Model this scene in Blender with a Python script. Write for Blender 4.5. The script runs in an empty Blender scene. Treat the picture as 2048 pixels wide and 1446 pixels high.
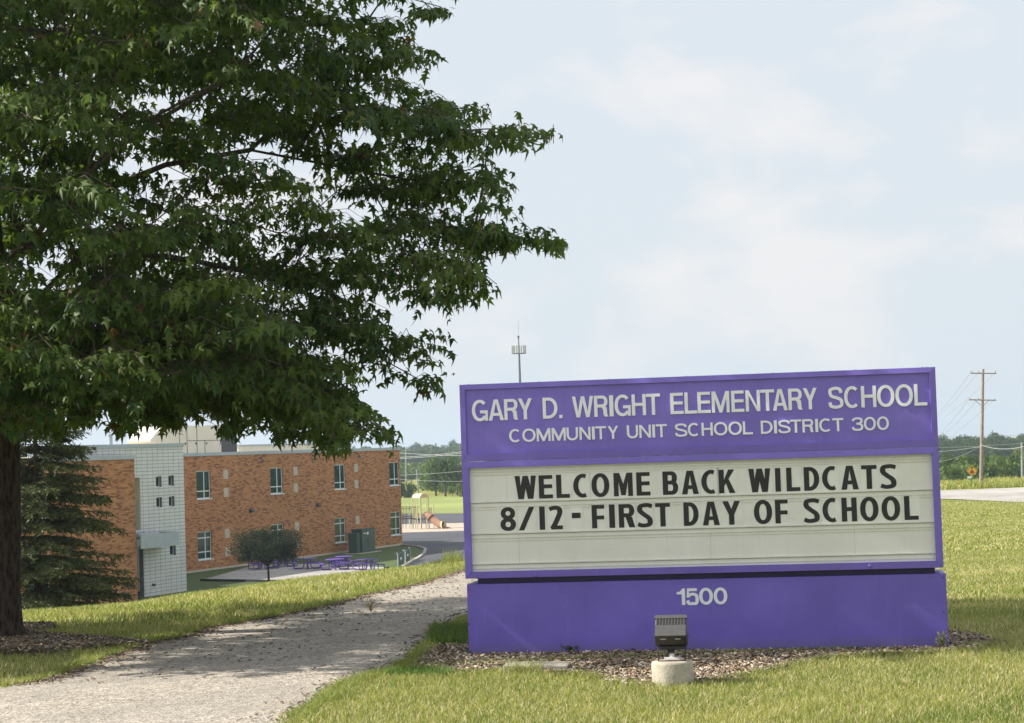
import bpy, math, random
import numpy as np
from mathutils import Vector, Matrix
rad = math.radians
scene = bpy.context.scene
COL = scene.collection
random.seed(7)
rng = np.random.default_rng(7)

# ------------------------------------------------------------ camera
EYE = np.array([0.0, 0.0, 1.41])
FPX, PW, PH = 4000.0, 2048.0, 1446.0
PITCH, ROLL = rad(2.49), rad(1.89)
def _rx(a): c, s = math.cos(a), math.sin(a); return np.array([[1, 0, 0], [0, c, -s], [0, s, c]])
def _rz(a): c, s = math.cos(a), math.sin(a); return np.array([[c, -s, 0], [s, c, 0], [0, 0, 1]])
RC = _rx(math.pi / 2 + PITCH) @ _rz(-ROLL)
cam = bpy.data.cameras.new('camera')
cam.sensor_width = 36.0
cam.lens = FPX / PW * 36.0
cam.clip_start = 0.1
cam.clip_end = 12000
camo = bpy.data.objects.new('camera', cam)
COL.objects.link(camo)
camo.matrix_world = Matrix.Translation(Vector(EYE)) @ Matrix(RC.tolist()).to_4x4()
scene.camera = camo

# ------------------------------------------------------------ light
SUN_EL = rad(39)
SUN_H = (-0.9995, 0.03)                       # horizontal direction towards the sun
L = Vector((-SUN_H[0] * math.cos(SUN_EL), -SUN_H[1] * math.cos(SUN_EL), -math.sin(SUN_EL)))
sun = bpy.data.lights.new('sun', 'SUN')
sun.energy = 4.8
sun.angle = rad(0.6)
sun.color = (1.0, 0.94, 0.84)
suno = bpy.data.objects.new('sun', sun)
COL.objects.link(suno)
suno.rotation_euler = L.to_track_quat('-Z', 'Y').to_euler()
world = bpy.data.worlds.new('World')
scene.world = world
world.use_nodes = True
SKY_STRENGTH = 0.1
scene.view_settings.view_transform = 'Standard'
scene.view_settings.look = 'None'
scene.view_settings.gamma = 1
scene.view_settings.use_curve_mapping = False
scene.view_settings.exposure = 0.82
def build_sky():
    nt = world.node_tree; nt.nodes.clear(); N = nt.nodes.new; K = nt.links.new
    out = N('ShaderNodeOutputWorld'); bg = N('ShaderNodeBackground'); bg.inputs['Strength'].default_value = SKY_STRENGTH
    K(bg.outputs[0], out.inputs[0])
    sky = N('ShaderNodeTexSky'); sky.sky_type = 'NISHITA'; sky.sun_disc = False
    sky.sun_elevation = SUN_EL; sky.sun_rotation = math.atan2(SUN_H[0], SUN_H[1])
    sky.air_density = 1.2; sky.dust_density = 2.5
    tc = N('ShaderNodeTexCoord')
    sep = N('ShaderNodeSeparateXYZ'); K(tc.outputs['Generated'], sep.inputs[0])
    zz = N('ShaderNodeMath'); zz.operation = 'MULTIPLY_ADD'; K(sep.outputs[2], zz.inputs[0]); zz.inputs[1].default_value = 1.9; zz.inputs[2].default_value = 0
    comb = N('ShaderNodeCombineXYZ'); K(sep.outputs[0], comb.inputs[0]); K(sep.outputs[1], comb.inputs[1]); K(zz.outputs[0], comb.inputs[2])
    n1 = N('ShaderNodeTexNoise'); n1.inputs['Scale'].default_value = 8.5; n1.inputs['Detail'].default_value = 7; n1.inputs['Roughness'].default_value = .56; n1.inputs['Distortion'].default_value = .2
    K(comb.outputs[0], n1.inputs['Vector'])
    r1 = N('ShaderNodeValToRGB'); r1.color_ramp.elements[0].position = .49; r1.color_ramp.elements[1].position = .64
    K(n1.outputs[0], r1.inputs[0])
    n2 = N('ShaderNodeTexNoise'); n2.inputs['Scale'].default_value = 2.6; n2.inputs['Detail'].default_value = 3
    K(comb.outputs[0], n2.inputs['Vector'])
    veil = N('ShaderNodeMixRGB'); veil.inputs[1].default_value = (4.15, 4.55, 4.9, 1); veil.inputs[2].default_value = (4.4, 4.7, 5.05, 1)
    K(n2.outputs[0], veil.inputs[0])
    cl = N('ShaderNodeMixRGB'); K(r1.outputs[0], cl.inputs[0]); K(veil.outputs[0], cl.inputs[1]); cl.inputs[2].default_value = (5.1, 5.05, 5.12, 1)
    mx = N('ShaderNodeMixRGB'); mx.inputs[0].default_value = .94
    K(sky.outputs[0], mx.inputs[1]); K(cl.outputs[0], mx.inputs[2])
    K(mx.outputs[0], bg.inputs['Color'])
build_sky()

# ------------------------------------------------------------ surveying helpers
def ray(x, y):
    d = RC @ np.array([(x - PW / 2) / FPX, -(y - PH / 2) / FPX, -1.0]); return d / d[1]
def at(x, y, Y): return EYE + ray(x, y) * Y
def onz(x, y, z=0.0):
    d = ray(x, y); return EYE + d * ((z - EYE[2]) / d[2])
def onplane(x, y, P, n):
    d = ray(x, y); return EYE + d * (np.dot(P - EYE, n) / np.dot(d, n))
def pxv(P):
    c = (P - EYE) @ RC; return PW / 2 + FPX * c[:, 0] / -c[:, 2], PH / 2 - FPX * c[:, 1] / -c[:, 2]
def inpoly(x, y, poly):
    x = np.asarray(x, float); y = np.asarray(y, float); r = np.zeros(x.shape, bool); n = len(poly); j = n - 1
    for i in range(n):
        xi, yi = poly[i][:2]; xj, yj = poly[j][:2]
        if yi != yj:
            r ^= ((yi > y) != (yj > y)) & (x < (xj - xi) * (y - yi) / (yj - yi) + xi)
        j = i
    return r

# ------------------------------------------------------------ terrain
GL = -7.09                                    # level of the school yard below the lawn
CREST = np.array([[-.6, 13], [-.245, 16.7], [-.19, 17.4], [-.1625, 18.5], [-.126, 19.9], [-.069, 22.0], [-.024, 23.0], [.05, 24], [.3, 26]])
RP = np.array([[-50, 0], [13, 0], [150, -3.95], [165, -3.87], [178, -3.6], [192, -3.6], [230, -4.7], [300, -6.2], [700, -8.], [1300, -5], [7000, -14]])
def height(x, y):
    x = np.asarray(x, float); y = np.asarray(y, float)
    a = x / np.maximum(y, 10.)
    y0 = np.interp(a, CREST[:, 0], CREST[:, 1]); c = .008; smax = .14
    t = np.maximum(y - y0, 0); tm = smax / (2 * c)
    z = -np.where(t < tm, c * t * t, c * tm * tm + smax * (t - tm))
    k = .6
    z = GL + k * np.log1p(np.exp(np.clip((z - GL) / k, -30, 30)))
    z = np.where(y > 60, np.maximum(z, GL), z)
    z = np.where(y > 110, GL, z)
    far = np.interp(y, [380, 560, 1250, 7000], [0, .5, 4.5, -8]); z = z + np.where(y > 380, far, 0)
    zr = np.interp(y, RP[:, 0], RP[:, 1])
    s = np.clip((a - .045) / .145, 0, 1); s = s * s * (3 - 2 * s)
    z = z * (1 - s) + zr * s
    und = .012 * np.sin(x * 1.9 + 1.2 * np.sin(y * .8)) * np.sin(y * 1.3 + .7) * np.clip((y - 15.2) / 3, 0, 1)
    return np.where(y < 60, z + und, z)
def h1(x, y): return float(height(x, y))

# ------------------------------------------------------------ object helpers
def tag(o, label=None, cat=None, group=None, kind=None):
    if label: o['label'] = label
    if cat: o['category'] = cat
    if group: o['group'] = group
    if kind: o['kind'] = kind
    return o
def empty(name, loc=(0, 0, 0), rz=0.0, label=None, cat=None, group=None):
    o = bpy.data.objects.new(name, None); COL.objects.link(o); o.empty_display_size = .2
    o.location = tuple(float(v) for v in loc); o.rotation_euler = (0, 0, rz)
    return tag(o, label, cat, group)
def link(name, me, parent=None, mats=()):
    for m in mats: me.materials.append(m)
    o = bpy.data.objects.new(name, me); COL.objects.link(o)
    if parent is not None: o.parent = parent
    return o
def copy_tree(o, parent=None):
    c = o.copy(); COL.objects.link(c)
    if parent is not None: c.parent = parent
    for ch in list(o.children): copy_tree(ch, c)
    return c
class MB:
    def __init__(s): s.v = []; s.f = []; s.m = []
    def add(s, vs, fs, mi=0):
        b = len(s.v); s.v += [tuple(map(float, p)) for p in vs]; s.f += [tuple(b + i for i in f) for f in fs]; s.m += [mi] * len(fs); return s
    def box(s, x0, x1, y0, y1, z0, z1, mi=0, M=None):
        vs = [(x, y, z) for z in (z0, z1) for y in (y0, y1) for x in (x0, x1)]
        if M is not None: vs = [tuple(M @ Vector(p)) for p in vs]
        return s.add(vs, [(0, 2, 3, 1), (4, 5, 7, 6), (0, 1, 5, 4), (2, 6, 7, 3), (0, 4, 6, 2), (1, 3, 7, 5)], mi)
    def tube(s, pts, r, n=8, mi=0, caps=True):
        pts = [Vector(tuple(map(float, p))) for p in pts]; rr = r if hasattr(r, '__len__') else [r] * len(pts)
        b = len(s.v); ref = None
        for i, p in enumerate(pts):
            d = (pts[min(i + 1, len(pts) - 1)] - pts[max(i - 1, 0)])
            d = d.normalized() if d.length > 1e-9 else Vector((0, 0, 1))
            if ref is None:
                ref = d.orthogonal().normalized()
            ref = (ref - d * ref.dot(d)); ref = ref.normalized() if ref.length > 1e-6 else d.orthogonal().normalized()
            q = d.cross(ref)
            for k in range(n):
                a = 2 * math.pi * k / n
                s.v.append(tuple(p + (ref * math.cos(a) + q * math.sin(a)) * rr[i]))
        for i in range(len(pts) - 1):
            for k in range(n):
                s.f.append((b + i * n + k, b + i * n + (k + 1) % n, b + (i + 1) * n + (k + 1) % n, b + (i + 1) * n + k)); s.m.append(mi)
        if caps:
            s.f.append(tuple(b + k for k in reversed(range(n)))); s.m.append(mi)
            e = b + (len(pts) - 1) * n; s.f.append(tuple(e + k for k in range(n))); s.m.append(mi)
        return s
    def lathe(s, prof, n=24, c=(0, 0, 0), mi=0):
        b = len(s.v)
        for (r, z) in prof:
            for k in range(n):
                a = 2 * math.pi * k / n; s.v.append((c[0] + r * math.cos(a), c[1] + r * math.sin(a), c[2] + z))
        for i in range(len(prof) - 1):
            for k in range(n):
                s.f.append((b + i * n + k, b + i * n + (k + 1) % n, b + (i + 1) * n + (k + 1) % n, b + (i + 1) * n + k)); s.m.append(mi)
        s.f.append(tuple(b + k for k in reversed(range(n)))); s.m.append(mi)
        e = b + (len(prof) - 1) * n; s.f.append(tuple(e + k for k in range(n))); s.m.append(mi)
        return s
    def prism(s, poly, d0, d1, fn, mi=0):
        """poly: 2-D outline, fn(u, v, d) -> point; extruded from d0 to d1"""
        n = len(poly)
        vs = [fn(u, v, d0) for u, v in poly] + [fn(u, v, d1) for u, v in poly]
        fs = [tuple(range(n))[::-1], tuple(range(n, 2 * n))] + [(i, (i + 1) % n, n + (i + 1) % n, n + i) for i in range(n)]
        return s.add(vs, fs, mi)
    def build(s, name, mats, parent=None, smooth=False, bevel=0):
        me = bpy.data.meshes.new(name); me.from_pydata(s.v, [], s.f)
        mats = mats if isinstance(mats, (list, tuple)) else [mats]
        o = link(name, me, parent, mats)
        if len(mats) > 1: me.polygons.foreach_set('material_index', s.m)
        if smooth: me.polygons.foreach_set('use_smooth', [True] * len(me.polygons))
        if bevel:
            b = o.modifiers.new('bevel', 'BEVEL'); b.width = bevel; b.segments = 2; b.limit_method = 'ANGLE'
        me.update(); return o
def mesh_np(name, V, loops_per_face, F, mats, parent=None, color=None, smooth=False):
    """fast mesh: V (n,3), F (m,k) all faces with k corners (k = loops_per_face)"""
    me = bpy.data.meshes.new(name); n = len(V); m = len(F); k = loops_per_face
    me.vertices.add(n); me.vertices.foreach_set('co', np.ascontiguousarray(V, np.float32).ravel())
    me.loops.add(m * k); me.loops.foreach_set('vertex_index', np.ascontiguousarray(F, np.int32).ravel())
    me.polygons.add(m); me.polygons.foreach_set('loop_start', np.arange(0, m * k, k, dtype=np.int32))
    try: me.polygons.foreach_set('loop_total', np.full(m, k, np.int32))
    except Exception: pass
    if smooth: me.polygons.foreach_set('use_smooth', np.ones(m, bool))
    me.update(calc_edges=True)
    if color is not None:
        at_ = me.attributes.new('tint', 'FLOAT_COLOR', 'POINT'); c4 = np.ones((n, 4), np.float32); c4[:, :3] = color
        at_.data.foreach_set('color', c4.ravel())
    return link(name, me, parent, [mats])

# ------------------------------------------------------------ materials
def newmat(name):
    m = bpy.data.materials.new(name); m.use_nodes = True; nt = m.node_tree
    return m, nt, nt.nodes['Principled BSDF'], nt.nodes['Material Output']
def ramp(nt, src, stops):
    r = nt.nodes.new('ShaderNodeValToRGB'); e = r.color_ramp.elements
    while len(e) < len(stops): e.new(.5)
    for el, (p, c) in zip(e, stops): el.position = p; el.color = (*c, 1)
    nt.links.new(src, r.inputs[0]); return r.outputs[0]
def noise(nt, scale, detail=4, rough=.55, vec=None, dist=0):
    n = nt.nodes.new('ShaderNodeTexNoise'); n.inputs['Scale'].default_value = scale; n.inputs['Detail'].default_value = detail
    n.inputs['Roughness'].default_value = rough; n.inputs['Distortion'].default_value = dist
    if vec is None:
        tc = nt.nodes.get('tc') or nt.nodes.new('ShaderNodeTexCoord'); tc.name = 'tc'; vec = tc.outputs['Object']
    nt.links.new(vec, n.inputs['Vector']); return n.outputs[0]
def bump(nt, bs, src, strength=.3, dist=.01):
    b = nt.nodes.new('ShaderNodeBump'); b.inputs['Strength'].default_value = strength; b.inputs['Distance'].default_value = dist
    nt.links.new(src, b.inputs['Height']); nt.links.new(b.outputs[0], bs.inputs['Normal'])
def mixc(nt, f, a, b, mode='MIX'):
    m = nt.nodes.new('ShaderNodeMixRGB'); m.blend_type = mode
    for i, v in enumerate((f, a, b)):
        if isinstance(v, (int, float)): m.inputs[i].default_value = v
        elif isinstance(v, tuple): m.inputs[i].default_value = (*v, 1)
        else: nt.links.new(v, m.inputs[i])
    return m.outputs[0]
def plain(name, c, rough=.6, var=.12, scale=6, bumpy=0, metal=0, spec=.5, bscale=60):
    m, nt, b, o = newmat(name)
    n = noise(nt, scale, 5)
    lo = tuple(max(0, v * (1 - var)) for v in c); hi = tuple(min(1, v * (1 + var)) for v in c)
    nt.links.new(ramp(nt, n, [(.3, lo), (.7, hi)]), b.inputs['Base Color'])
    b.inputs['Roughness'].default_value = rough; b.inputs['Metallic'].default_value = metal; b.inputs['Specular IOR Level'].default_value = spec
    if bumpy: bump(nt, b, noise(nt, bscale, 4), bumpy, .01)
    return m
def tinted(name, rough=.6, transl=0.0, spec=.3, tr_gain=1.3):
    m, nt, b, o = newmat(name)
    a = nt.nodes.new('ShaderNodeAttribute'); a.attribute_name = 'tint'
    nt.links.new(a.outputs['Color'], b.inputs['Base Color']); b.inputs['Roughness'].default_value = rough; b.inputs['Specular IOR Level'].default_value = spec
    if transl:
        t = nt.nodes.new('ShaderNodeBsdfTranslucent'); g = mixc(nt, 1.0, a.outputs['Color'], (tr_gain, tr_gain * 1.05, tr_gain * .5), 'MULTIPLY')
        nt.links.new(g, t.inputs['Color']); ms = nt.nodes.new('ShaderNodeMixShader'); ms.inputs[0].default_value = transl
        nt.links.new(b.outputs[0], ms.inputs[1]); nt.links.new(t.outputs[0], ms.inputs[2]); nt.links.new(ms.outputs[0], o.inputs['Surface'])
    return m

M = {}
M['purple'] = None
def mk_purple(name, c):
    m, nt, b, o = newmat(name)
    n = noise(nt, 1.6, 5, .6); n2 = noise(nt, 14, 5, .7)
    c1 = ramp(nt, n, [(.32, tuple(v * .86 for v in c)), (.68, tuple(min(1, v * 1.12 + .008) for v in c))])
    tc = nt.nodes['tc']; mp = nt.nodes.new('ShaderNodeMapping'); mp.inputs['Scale'].default_value = (9, 9, .7); nt.links.new(tc.outputs['Object'], mp.inputs[0])
    st = noise(nt, 3, 5, .6, mp.outputs[0])
    c2 = mixc(nt, ramp(nt, st, [(.55, (0, 0, 0)), (.9, (.35, .35, .35))]), c1, tuple(min(1, v * 1.3 + .04) for v in c))
    if 'base' in name:
        sp = nt.nodes.new('ShaderNodeSeparateXYZ'); nt.links.new(tc.outputs['Object'], sp.inputs[0]); ad = nt.nodes.new('ShaderNodeMath'); ad.operation = 'MULTIPLY_ADD'
        nt.links.new(noise(nt, 9, 6, .7), ad.inputs[0]); ad.inputs[1].default_value = -.10; nt.links.new(sp.outputs[2], ad.inputs[2])
        c2 = mixc(nt, ramp(nt, ad.outputs[0], [(0, (.42, .42, .42)), (.05, (0, 0, 0))]), c2, (.17, .14, .24))
        c2 = mixc(nt, ramp(nt, noise(nt, 2.3, 7, .75, dist=1.5), [(.62, (0, 0, 0)), (.70, (.25, .25, .25))]), c2, (.26, .22, .52))
    nt.links.new(c2, b.inputs['Base Color'])
    nt.links.new(ramp(nt, n2, [(.3, (.36, .36, .36)), (.7, (.5, .5, .5))]), b.inputs['Roughness'])
    b.inputs['Specular IOR Level'].default_value = .5
    bump(nt, b, n2, .06, .004)
    return m
M['purple'] = mk_purple('purple_paint', (.195, .143, .55))
M['purple_base'] = mk_purple('purple_base_paint', (.163, .120, .52))
M['purple_dark'] = plain('dark_purple_paint', (.055, .045, .13), .5)
M['letter_white'] = plain('white_letter', (.88, .90, .93), .45, .05, 20)
M['letter_black'] = plain('black_letter', (.018, .018, .018), .45, .3, 20)
def mk_panel():
    m, nt, b, o = newmat('weathered_acrylic')
    tc = nt.nodes.new('ShaderNodeTexCoord'); tc.name = 'tc'; sp = nt.nodes.new('ShaderNodeSeparateXYZ'); nt.links.new(tc.outputs['Object'], sp.inputs[0])
    n = noise(nt, 2.2, 6, .6)
    mp = nt.nodes.new('ShaderNodeMapping'); mp.inputs['Scale'].default_value = (14, 14, .6); nt.links.new(tc.outputs['Object'], mp.inputs[0])
    st = noise(nt, 4, 5, .6, mp.outputs[0])
    c = ramp(nt, n, [(.25, (.74, .74, .66)), (.75, (.86, .86, .79))])
    c = mixc(nt, ramp(nt, st, [(.5, (0, 0, 0)), (.85, (.3, .3, .3))]), c, (.64, .63, .52))
    nt.links.new(c, b.inputs['Base Color']); b.inputs['Roughness'].default_value = .32
    return m
M['panel'] = mk_panel()
M['tile'] = plain('clear_tile', (.82, .83, .76), .25, .06, 9)
M['rail'] = plain('letter_rail', (.72, .71, .62), .35, .12, 8)
M['joint_tan'] = plain('seam_tan', (.42, .41, .34), .8)  # tan tone of the message panel seams
M['track_dark'] = plain('rail_dark', (.16, .15, .11), .8, .3, 12)
M['concrete'] = None
def mk_concrete(name, c, sc=8, dark=.6):
    m, nt, b, o = newmat(name)
    n = noise(nt, sc, 8, .65); v = noise(nt, sc * 12, 3, .6); cr = noise(nt, sc * .5, 8, .8, dist=2.5)
    c1 = ramp(nt, n, [(.3, tuple(x * .72 for x in c)), (.5, c), (.75, tuple(min(1, x * 1.15) for x in c))])
    c2 = mixc(nt, ramp(nt, v, [(.30, (.6, .6, .6)), (.45, (0, 0, 0))]), c1, tuple(x * dark for x in c))
    c3 = mixc(nt, ramp(nt, cr, [(.485, (0, 0, 0)), (.5, (.7, .7, .7)), (.515, (0, 0, 0))]), c2, tuple(x * .45 for x in c))
    nt.links.new(c3, b.inputs['Base Color']); b.inputs['Roughness'].default_value = .9; bump(nt, b, v, .5, .008); return m
M['concrete'] = mk_concrete('concrete', (.46, .42, .34))
M['lamp_grey'] = plain('lighter_bronze_paint', (.075, .072, .07), .5, .15, 30)  # hood tone, lighter than the lamp body
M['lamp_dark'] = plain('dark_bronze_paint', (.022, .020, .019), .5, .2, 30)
M['jbox'] = plain('white_plastic', (.66, .64, .62), .4, .05)
M['bark'] = None
def mk_bark(name, c1, c2, sc=1.0):
    m, nt, b, o = newmat(name)
    tc = nt.nodes.new('ShaderNodeTexCoord'); tc.name = 'tc'
    mp = nt.nodes.new('ShaderNodeMapping'); mp.inputs['Scale'].default_value = (34 * sc, 34 * sc, 9 * sc); nt.links.new(tc.outputs['Object'], mp.inputs[0])
    v = nt.nodes.new('ShaderNodeTexVoronoi'); v.inputs['Scale'].default_value = 1; nt.links.new(mp.outputs[0], v.inputs['Vector'])
    n = noise(nt, 30 * sc, 6, .7); mul = mixc(nt, .5, v.outputs['Distance'], n)
    nt.links.new(ramp(nt, mul, [(.25, c1), (.65, c2)]), b.inputs['Base Color']); b.inputs['Roughness'].default_value = .95
    b.inputs['Specular IOR Level'].default_value = .15
    bump(nt, b, mul, .9, .03); return m
M['bark'] = mk_bark('maple_bark', (.022, .017, .014), (.085, .066, .054))
M['bark_young'] = mk_bark('bough_bark', (.05, .042, .036), (.15, .125, .105), 1.6)
M['leaf'] = tinted('maple_leaf', .5, .38, .28, 1.7)
M['far_leaf'] = tinted('foliage', .75, .25, .2, 1.3)
M['needle'] = tinted('spruce_needles', .6, .1, .25)
M['grass'] = tinted('grass_blades', .55, .35, .25, 1.35)
M['chips'] = tinted('wood_chips', .9, 0, .15)

def mk_ground():
    m, nt, b, o = newmat('turf_soil')
    n1 = noise(nt, .12, 5, .6); n2 = noise(nt, 3.5, 8, .75); n3 = noise(nt, 38, 6, .8)
    g = ramp(nt, n1, [(.3, (.20, .22, .05)), (.5, (.28, .28, .075)), (.72, (.36, .33, .12))])
    g = mixc(nt, .75, g, ramp(nt, n2, [(.3, (.55, .66, .5)), (.7, (1.3, 1.25, 1.2))]), 'MULTIPLY')
    g = mixc(nt, .8, g, ramp(nt, n3, [(.3, (.45, .5, .45)), (.7, (1.5, 1.45, 1.4))]), 'MULTIPLY')
    nt.links.new(g, b.inputs['Base Color']); b.inputs['Roughness'].default_value = .9; b.inputs['Specular IOR Level'].default_value = .1
    bump(nt, b, n3, 1.0, .05); return m
M['ground'] = mk_ground()
def mk_path():
    m, nt, b, o = newmat('worn_aggregate_paving')
    big = noise(nt, .9, 6, .65); mid = noise(nt, 9, 6, .7)
    tc = nt.nodes['tc']; v = nt.nodes.new('ShaderNodeTexVoronoi'); v.inputs['Scale'].default_value = 75; nt.links.new(tc.outputs['Object'], v.inputs['Vector'])
    base = ramp(nt, v.outputs['Color'], [(.10, (.11, .10, .09)), (.28, (.29, .265, .23)), (.55, (.42, .385, .335)), (.85, (.60, .55, .48))])
    base = mixc(nt, .7, base, ramp(nt, mid, [(.3, (.62, .61, .6)), (.7, (1.15, 1.12, 1.08))]), 'MULTIPLY')
    base = mixc(nt, .8, base, ramp(nt, big, [(.3, (.75, .73, .7)), (.7, (1.12, 1.1, 1.08))]), 'MULTIPLY')
    pt_ = noise(nt, .45, 7, .7, dist=.8)
    base = mixc(nt, ramp(nt, pt_, [(.50, (0, 0, 0)), (.60, (.45, .45, .45))]), base, (.24, .215, .19))
    base = mixc(nt, ramp(nt, noise(nt, 2.7, 7, .75), [(.56, (0, 0, 0)), (.66, (.4, .4, .4))]), base, (.36, .28, .20))
    cr = noise(nt, 1.1, 9, .8, dist=1.2)
    base = mixc(nt, ramp(nt, cr, [(.492, (0, 0, 0)), (.5, (.8, .8, .8)), (.508, (0, 0, 0))]), base, (.05, .045, .04))
    nt.links.new(base, b.inputs['Base Color']); b.inputs['Roughness'].default_value = .95
    bump(nt, b, v.outputs['Distance'], .8, .006); return m
M['path'] = mk_path()
def mk_rough(name, c, sc, lo=.7, hi=1.25, bs=.4, big=.3):
    m, nt, b, o = newmat(name)
    a = noise(nt, big, 5, .6); f = noise(nt, sc, 7, .75)
    g = mixc(nt, 1., tuple(c), ramp(nt, f, [(.3, (lo,) * 3), (.7, (hi,) * 3)]), 'MULTIPLY')
    g = mixc(nt, .8, g, ramp(nt, a, [(.35, (.75,) * 3), (.65, (1.2,) * 3)]), 'MULTIPLY')
    nt.links.new(g, b.inputs['Base Color']); b.inputs['Roughness'].default_value = .9; bump(nt, b, f, bs, .03); return m
M['asphalt'] = mk_rough('worn_asphalt', (.055, .058, .072), 4, .8, 1.3, .3, .12)
M['play'] = mk_rough('play_surface', (.42, .35, .28), 3, .7, 1.3)
M['road'] = mk_rough('pale_concrete_road', (.36, .335, .31), 2.5, .85, 1.12, .2, .15)
M['pea'] = mk_rough('pea_gravel', (.32, .30, .285), 6, .45, 1.6, .8)
M['mulch_bed'] = mk_rough('mulch_bed', (.13, .095, .07), 25, .4, 1.8, 1)
M['field'] = mk_rough('mown_field', (.23, .27, .06), .8, .85, 1.2, .3, .03)
M['yardgrass'] = mk_rough('yard_turf', (.05, .085, .012), 1.2, .8, 1.25, .5, .1)

# ------------------------------------------------------------ ground sheets
def ground():
    ys = np.concatenate([np.arange(-60, 6, 6), np.arange(6, 40, .5), np.arange(40, 120, 2.5), np.arange(120, 195, 1.5), np.arange(195, 400, 8), np.arange(400, 1500, 40), np.array([1600, 2000, 2600, 3500, 5000, 7000.])])
    a = np.concatenate([np.linspace(-1.6, -.4, 20)[:-1], np.linspace(-.4, .4, 150), np.linspace(.4, 1.6, 20)[1:]])
    X = a[None, :] * np.maximum(ys, 26)[:, None]; Y = np.repeat(ys[:, None], len(a), 1); Z = height(X, Y)
    V = np.stack([X, Y, Z], -1).reshape(-1, 3); nx = len(a); I = np.arange((len(ys) - 1) * nx).reshape(len(ys) - 1, nx)[:, :-1].ravel()
    F = np.stack([I, I + 1, I + nx + 1, I + nx], 1)
    return tag(mesh_np('ground', V, 4, F, M['ground'], smooth=True), kind='structure')
ground()
def sheet(name, left, right, mat, off=.01, nl=60, nw=12, kind='structure', ragged=0.0):
    """a strip draped on the terrain between two polylines of the same sense"""
    def res(p, n):
        p = np.array([q[:2] for q in p], float); d = np.r_[0, np.cumsum(np.hypot(*np.diff(p, axis=0).T))]; t = np.linspace(0, d[-1], n)
        return np.stack([np.interp(t, d, p[:, 0]), np.interp(t, d, p[:, 1])], 1)
    A, B = res(left, nl), res(right, nl); t = np.linspace(0, 1, nw)[None, :, None]
    if ragged:
        for Q in (A, B): Q += rng.normal(0, ragged, Q.shape)
    P = A[:, None] * (1 - t) + B[:, None] * t; Z = height(P[..., 0], P[..., 1]) + off
    V = np.concatenate([P, Z[..., None]], -1).reshape(-1, 3); I = np.arange((nl - 1) * nw).reshape(nl - 1, nw)[:, :-1].ravel()
    return tag(mesh_np(name, V, 4, np.stack([I, I + nw, I + nw + 1, I + 1], 1), mat, smooth=True), kind=kind)
PATH_L = [(-9.5, -2), (-6.2, 6)] + [tuple(onz(*p)[:2]) for p in [(0, 1378), (65, 1367), (143, 1344), (208, 1318), (277, 1293), (372, 1274), (411, 1257), (500, 1244), (590, 1228), (657, 1211), (719, 1193), (792, 1179), (843, 1166), (923, 1142)]] + [(-.1, 27), (.9, 33), (2.2, 40)]
PATH_R = [(-6.2, -2), (-3.4, 6)] + [tuple(onz(*p)[:2]) for p in [(583, 1446), (608, 1425), (644, 1409), (675, 1382), (695, 1369), (736, 1357), (790, 1344), (828, 1322), (844, 1304), (877, 1279), (915, 1254), (931, 1238)]] + [(.3, 20), (1.2, 24), (2.4, 30), (4.2, 40)]
sheet('path', PATH_L, PATH_R, M['path'], .012, 240, 14, ragged=.012)
PATH_POLY = [p for p in PATH_L] + [p for p in reversed(PATH_R)]
def patch(name, pts, mat, off=.01, kind='structure'):
    me = bpy.data.meshes.new(name)
    V = [(float(p[0]), float(p[1]), h1(p[0], p[1]) + off) for p in pts]
    me.from_pydata(V, [], [tuple(range(len(V)))]); me.update()
    return tag(link(name, me, None, [mat]), kind=kind)
BED = [tuple(onz(*p)[:2]) for p in [(834, 1338), (880, 1350), (950, 1350), (1010, 1347), (1144, 1352), (1181, 1357), (1217, 1368), (1254, 1374), (1305, 1374), (1398, 1374), (1460, 1366), (1510, 1352), (1560, 1342), (1603, 1331), (1663, 1320), (1751, 1314), (1859, 1311), (1935, 1306), (2000, 1288), (1985, 1276), (1940, 1264), (1895, 1256)]] + [(2.4, 14.6), (.8, 14.7), (-.3, 14.55)] + [tuple(onz(*p)[:2]) for p in [(905, 1292), (862, 1297), (838, 1318)]]
RING = [tuple(onz(*p)[:2]) for p in [(-60, 1316), (0, 1314), (87, 1312), (173, 1303), (277, 1295), (300, 1292), (242, 1287), (173, 1280), (60, 1272)]] + [(-4.0, 17.4), (-4.9, 17.1), (-5.4, 16.2), (-5.1, 15.3)]
def mound(poly, name, mat, h=.03):
    """low heaped bed: rings shrink towards the middle and rise"""
    P = np.array(poly); d = np.r_[0, np.cumsum(np.hypot(*np.diff(np.vstack([P, P[:1]]), axis=0).T))]; n = 160; t = np.linspace(0, d[-1], n, endpoint=False); Q = np.vstack([P, P[:1]])
    R = np.stack([np.interp(t, d, Q[:, 0]), np.interp(t, d, Q[:, 1])], 1); c = R.mean(0)
    mb = MB(); lv = [(1.02, .004), (.985, min(.018, h * .8)), (.93, h), (.6, h + .006), (.2, h + .008)]
    for s, z in lv:
        for q in R:
            p = c + (q - c) * s; mb.v.append((p[0], p[1], h1(p[0], p[1]) + z))
    for i in range(len(lv) - 1):
        for k in range(n): mb.f.append((i * n + k, i * n + (k + 1) % n, (i + 1) * n + (k + 1) % n, (i + 1) * n + k)); mb.m.append(0)
    mb.f.append(tuple((len(lv) - 1) * n + k for k in range(n))); mb.m.append(0)
    return tag(mb.build(name, mat, None, True), kind='structure')
mound(BED, 'mulch_soil', M['mulch_bed'], .010); mound(RING, 'mulch_soil', M['mulch_bed'], .04)
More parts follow.
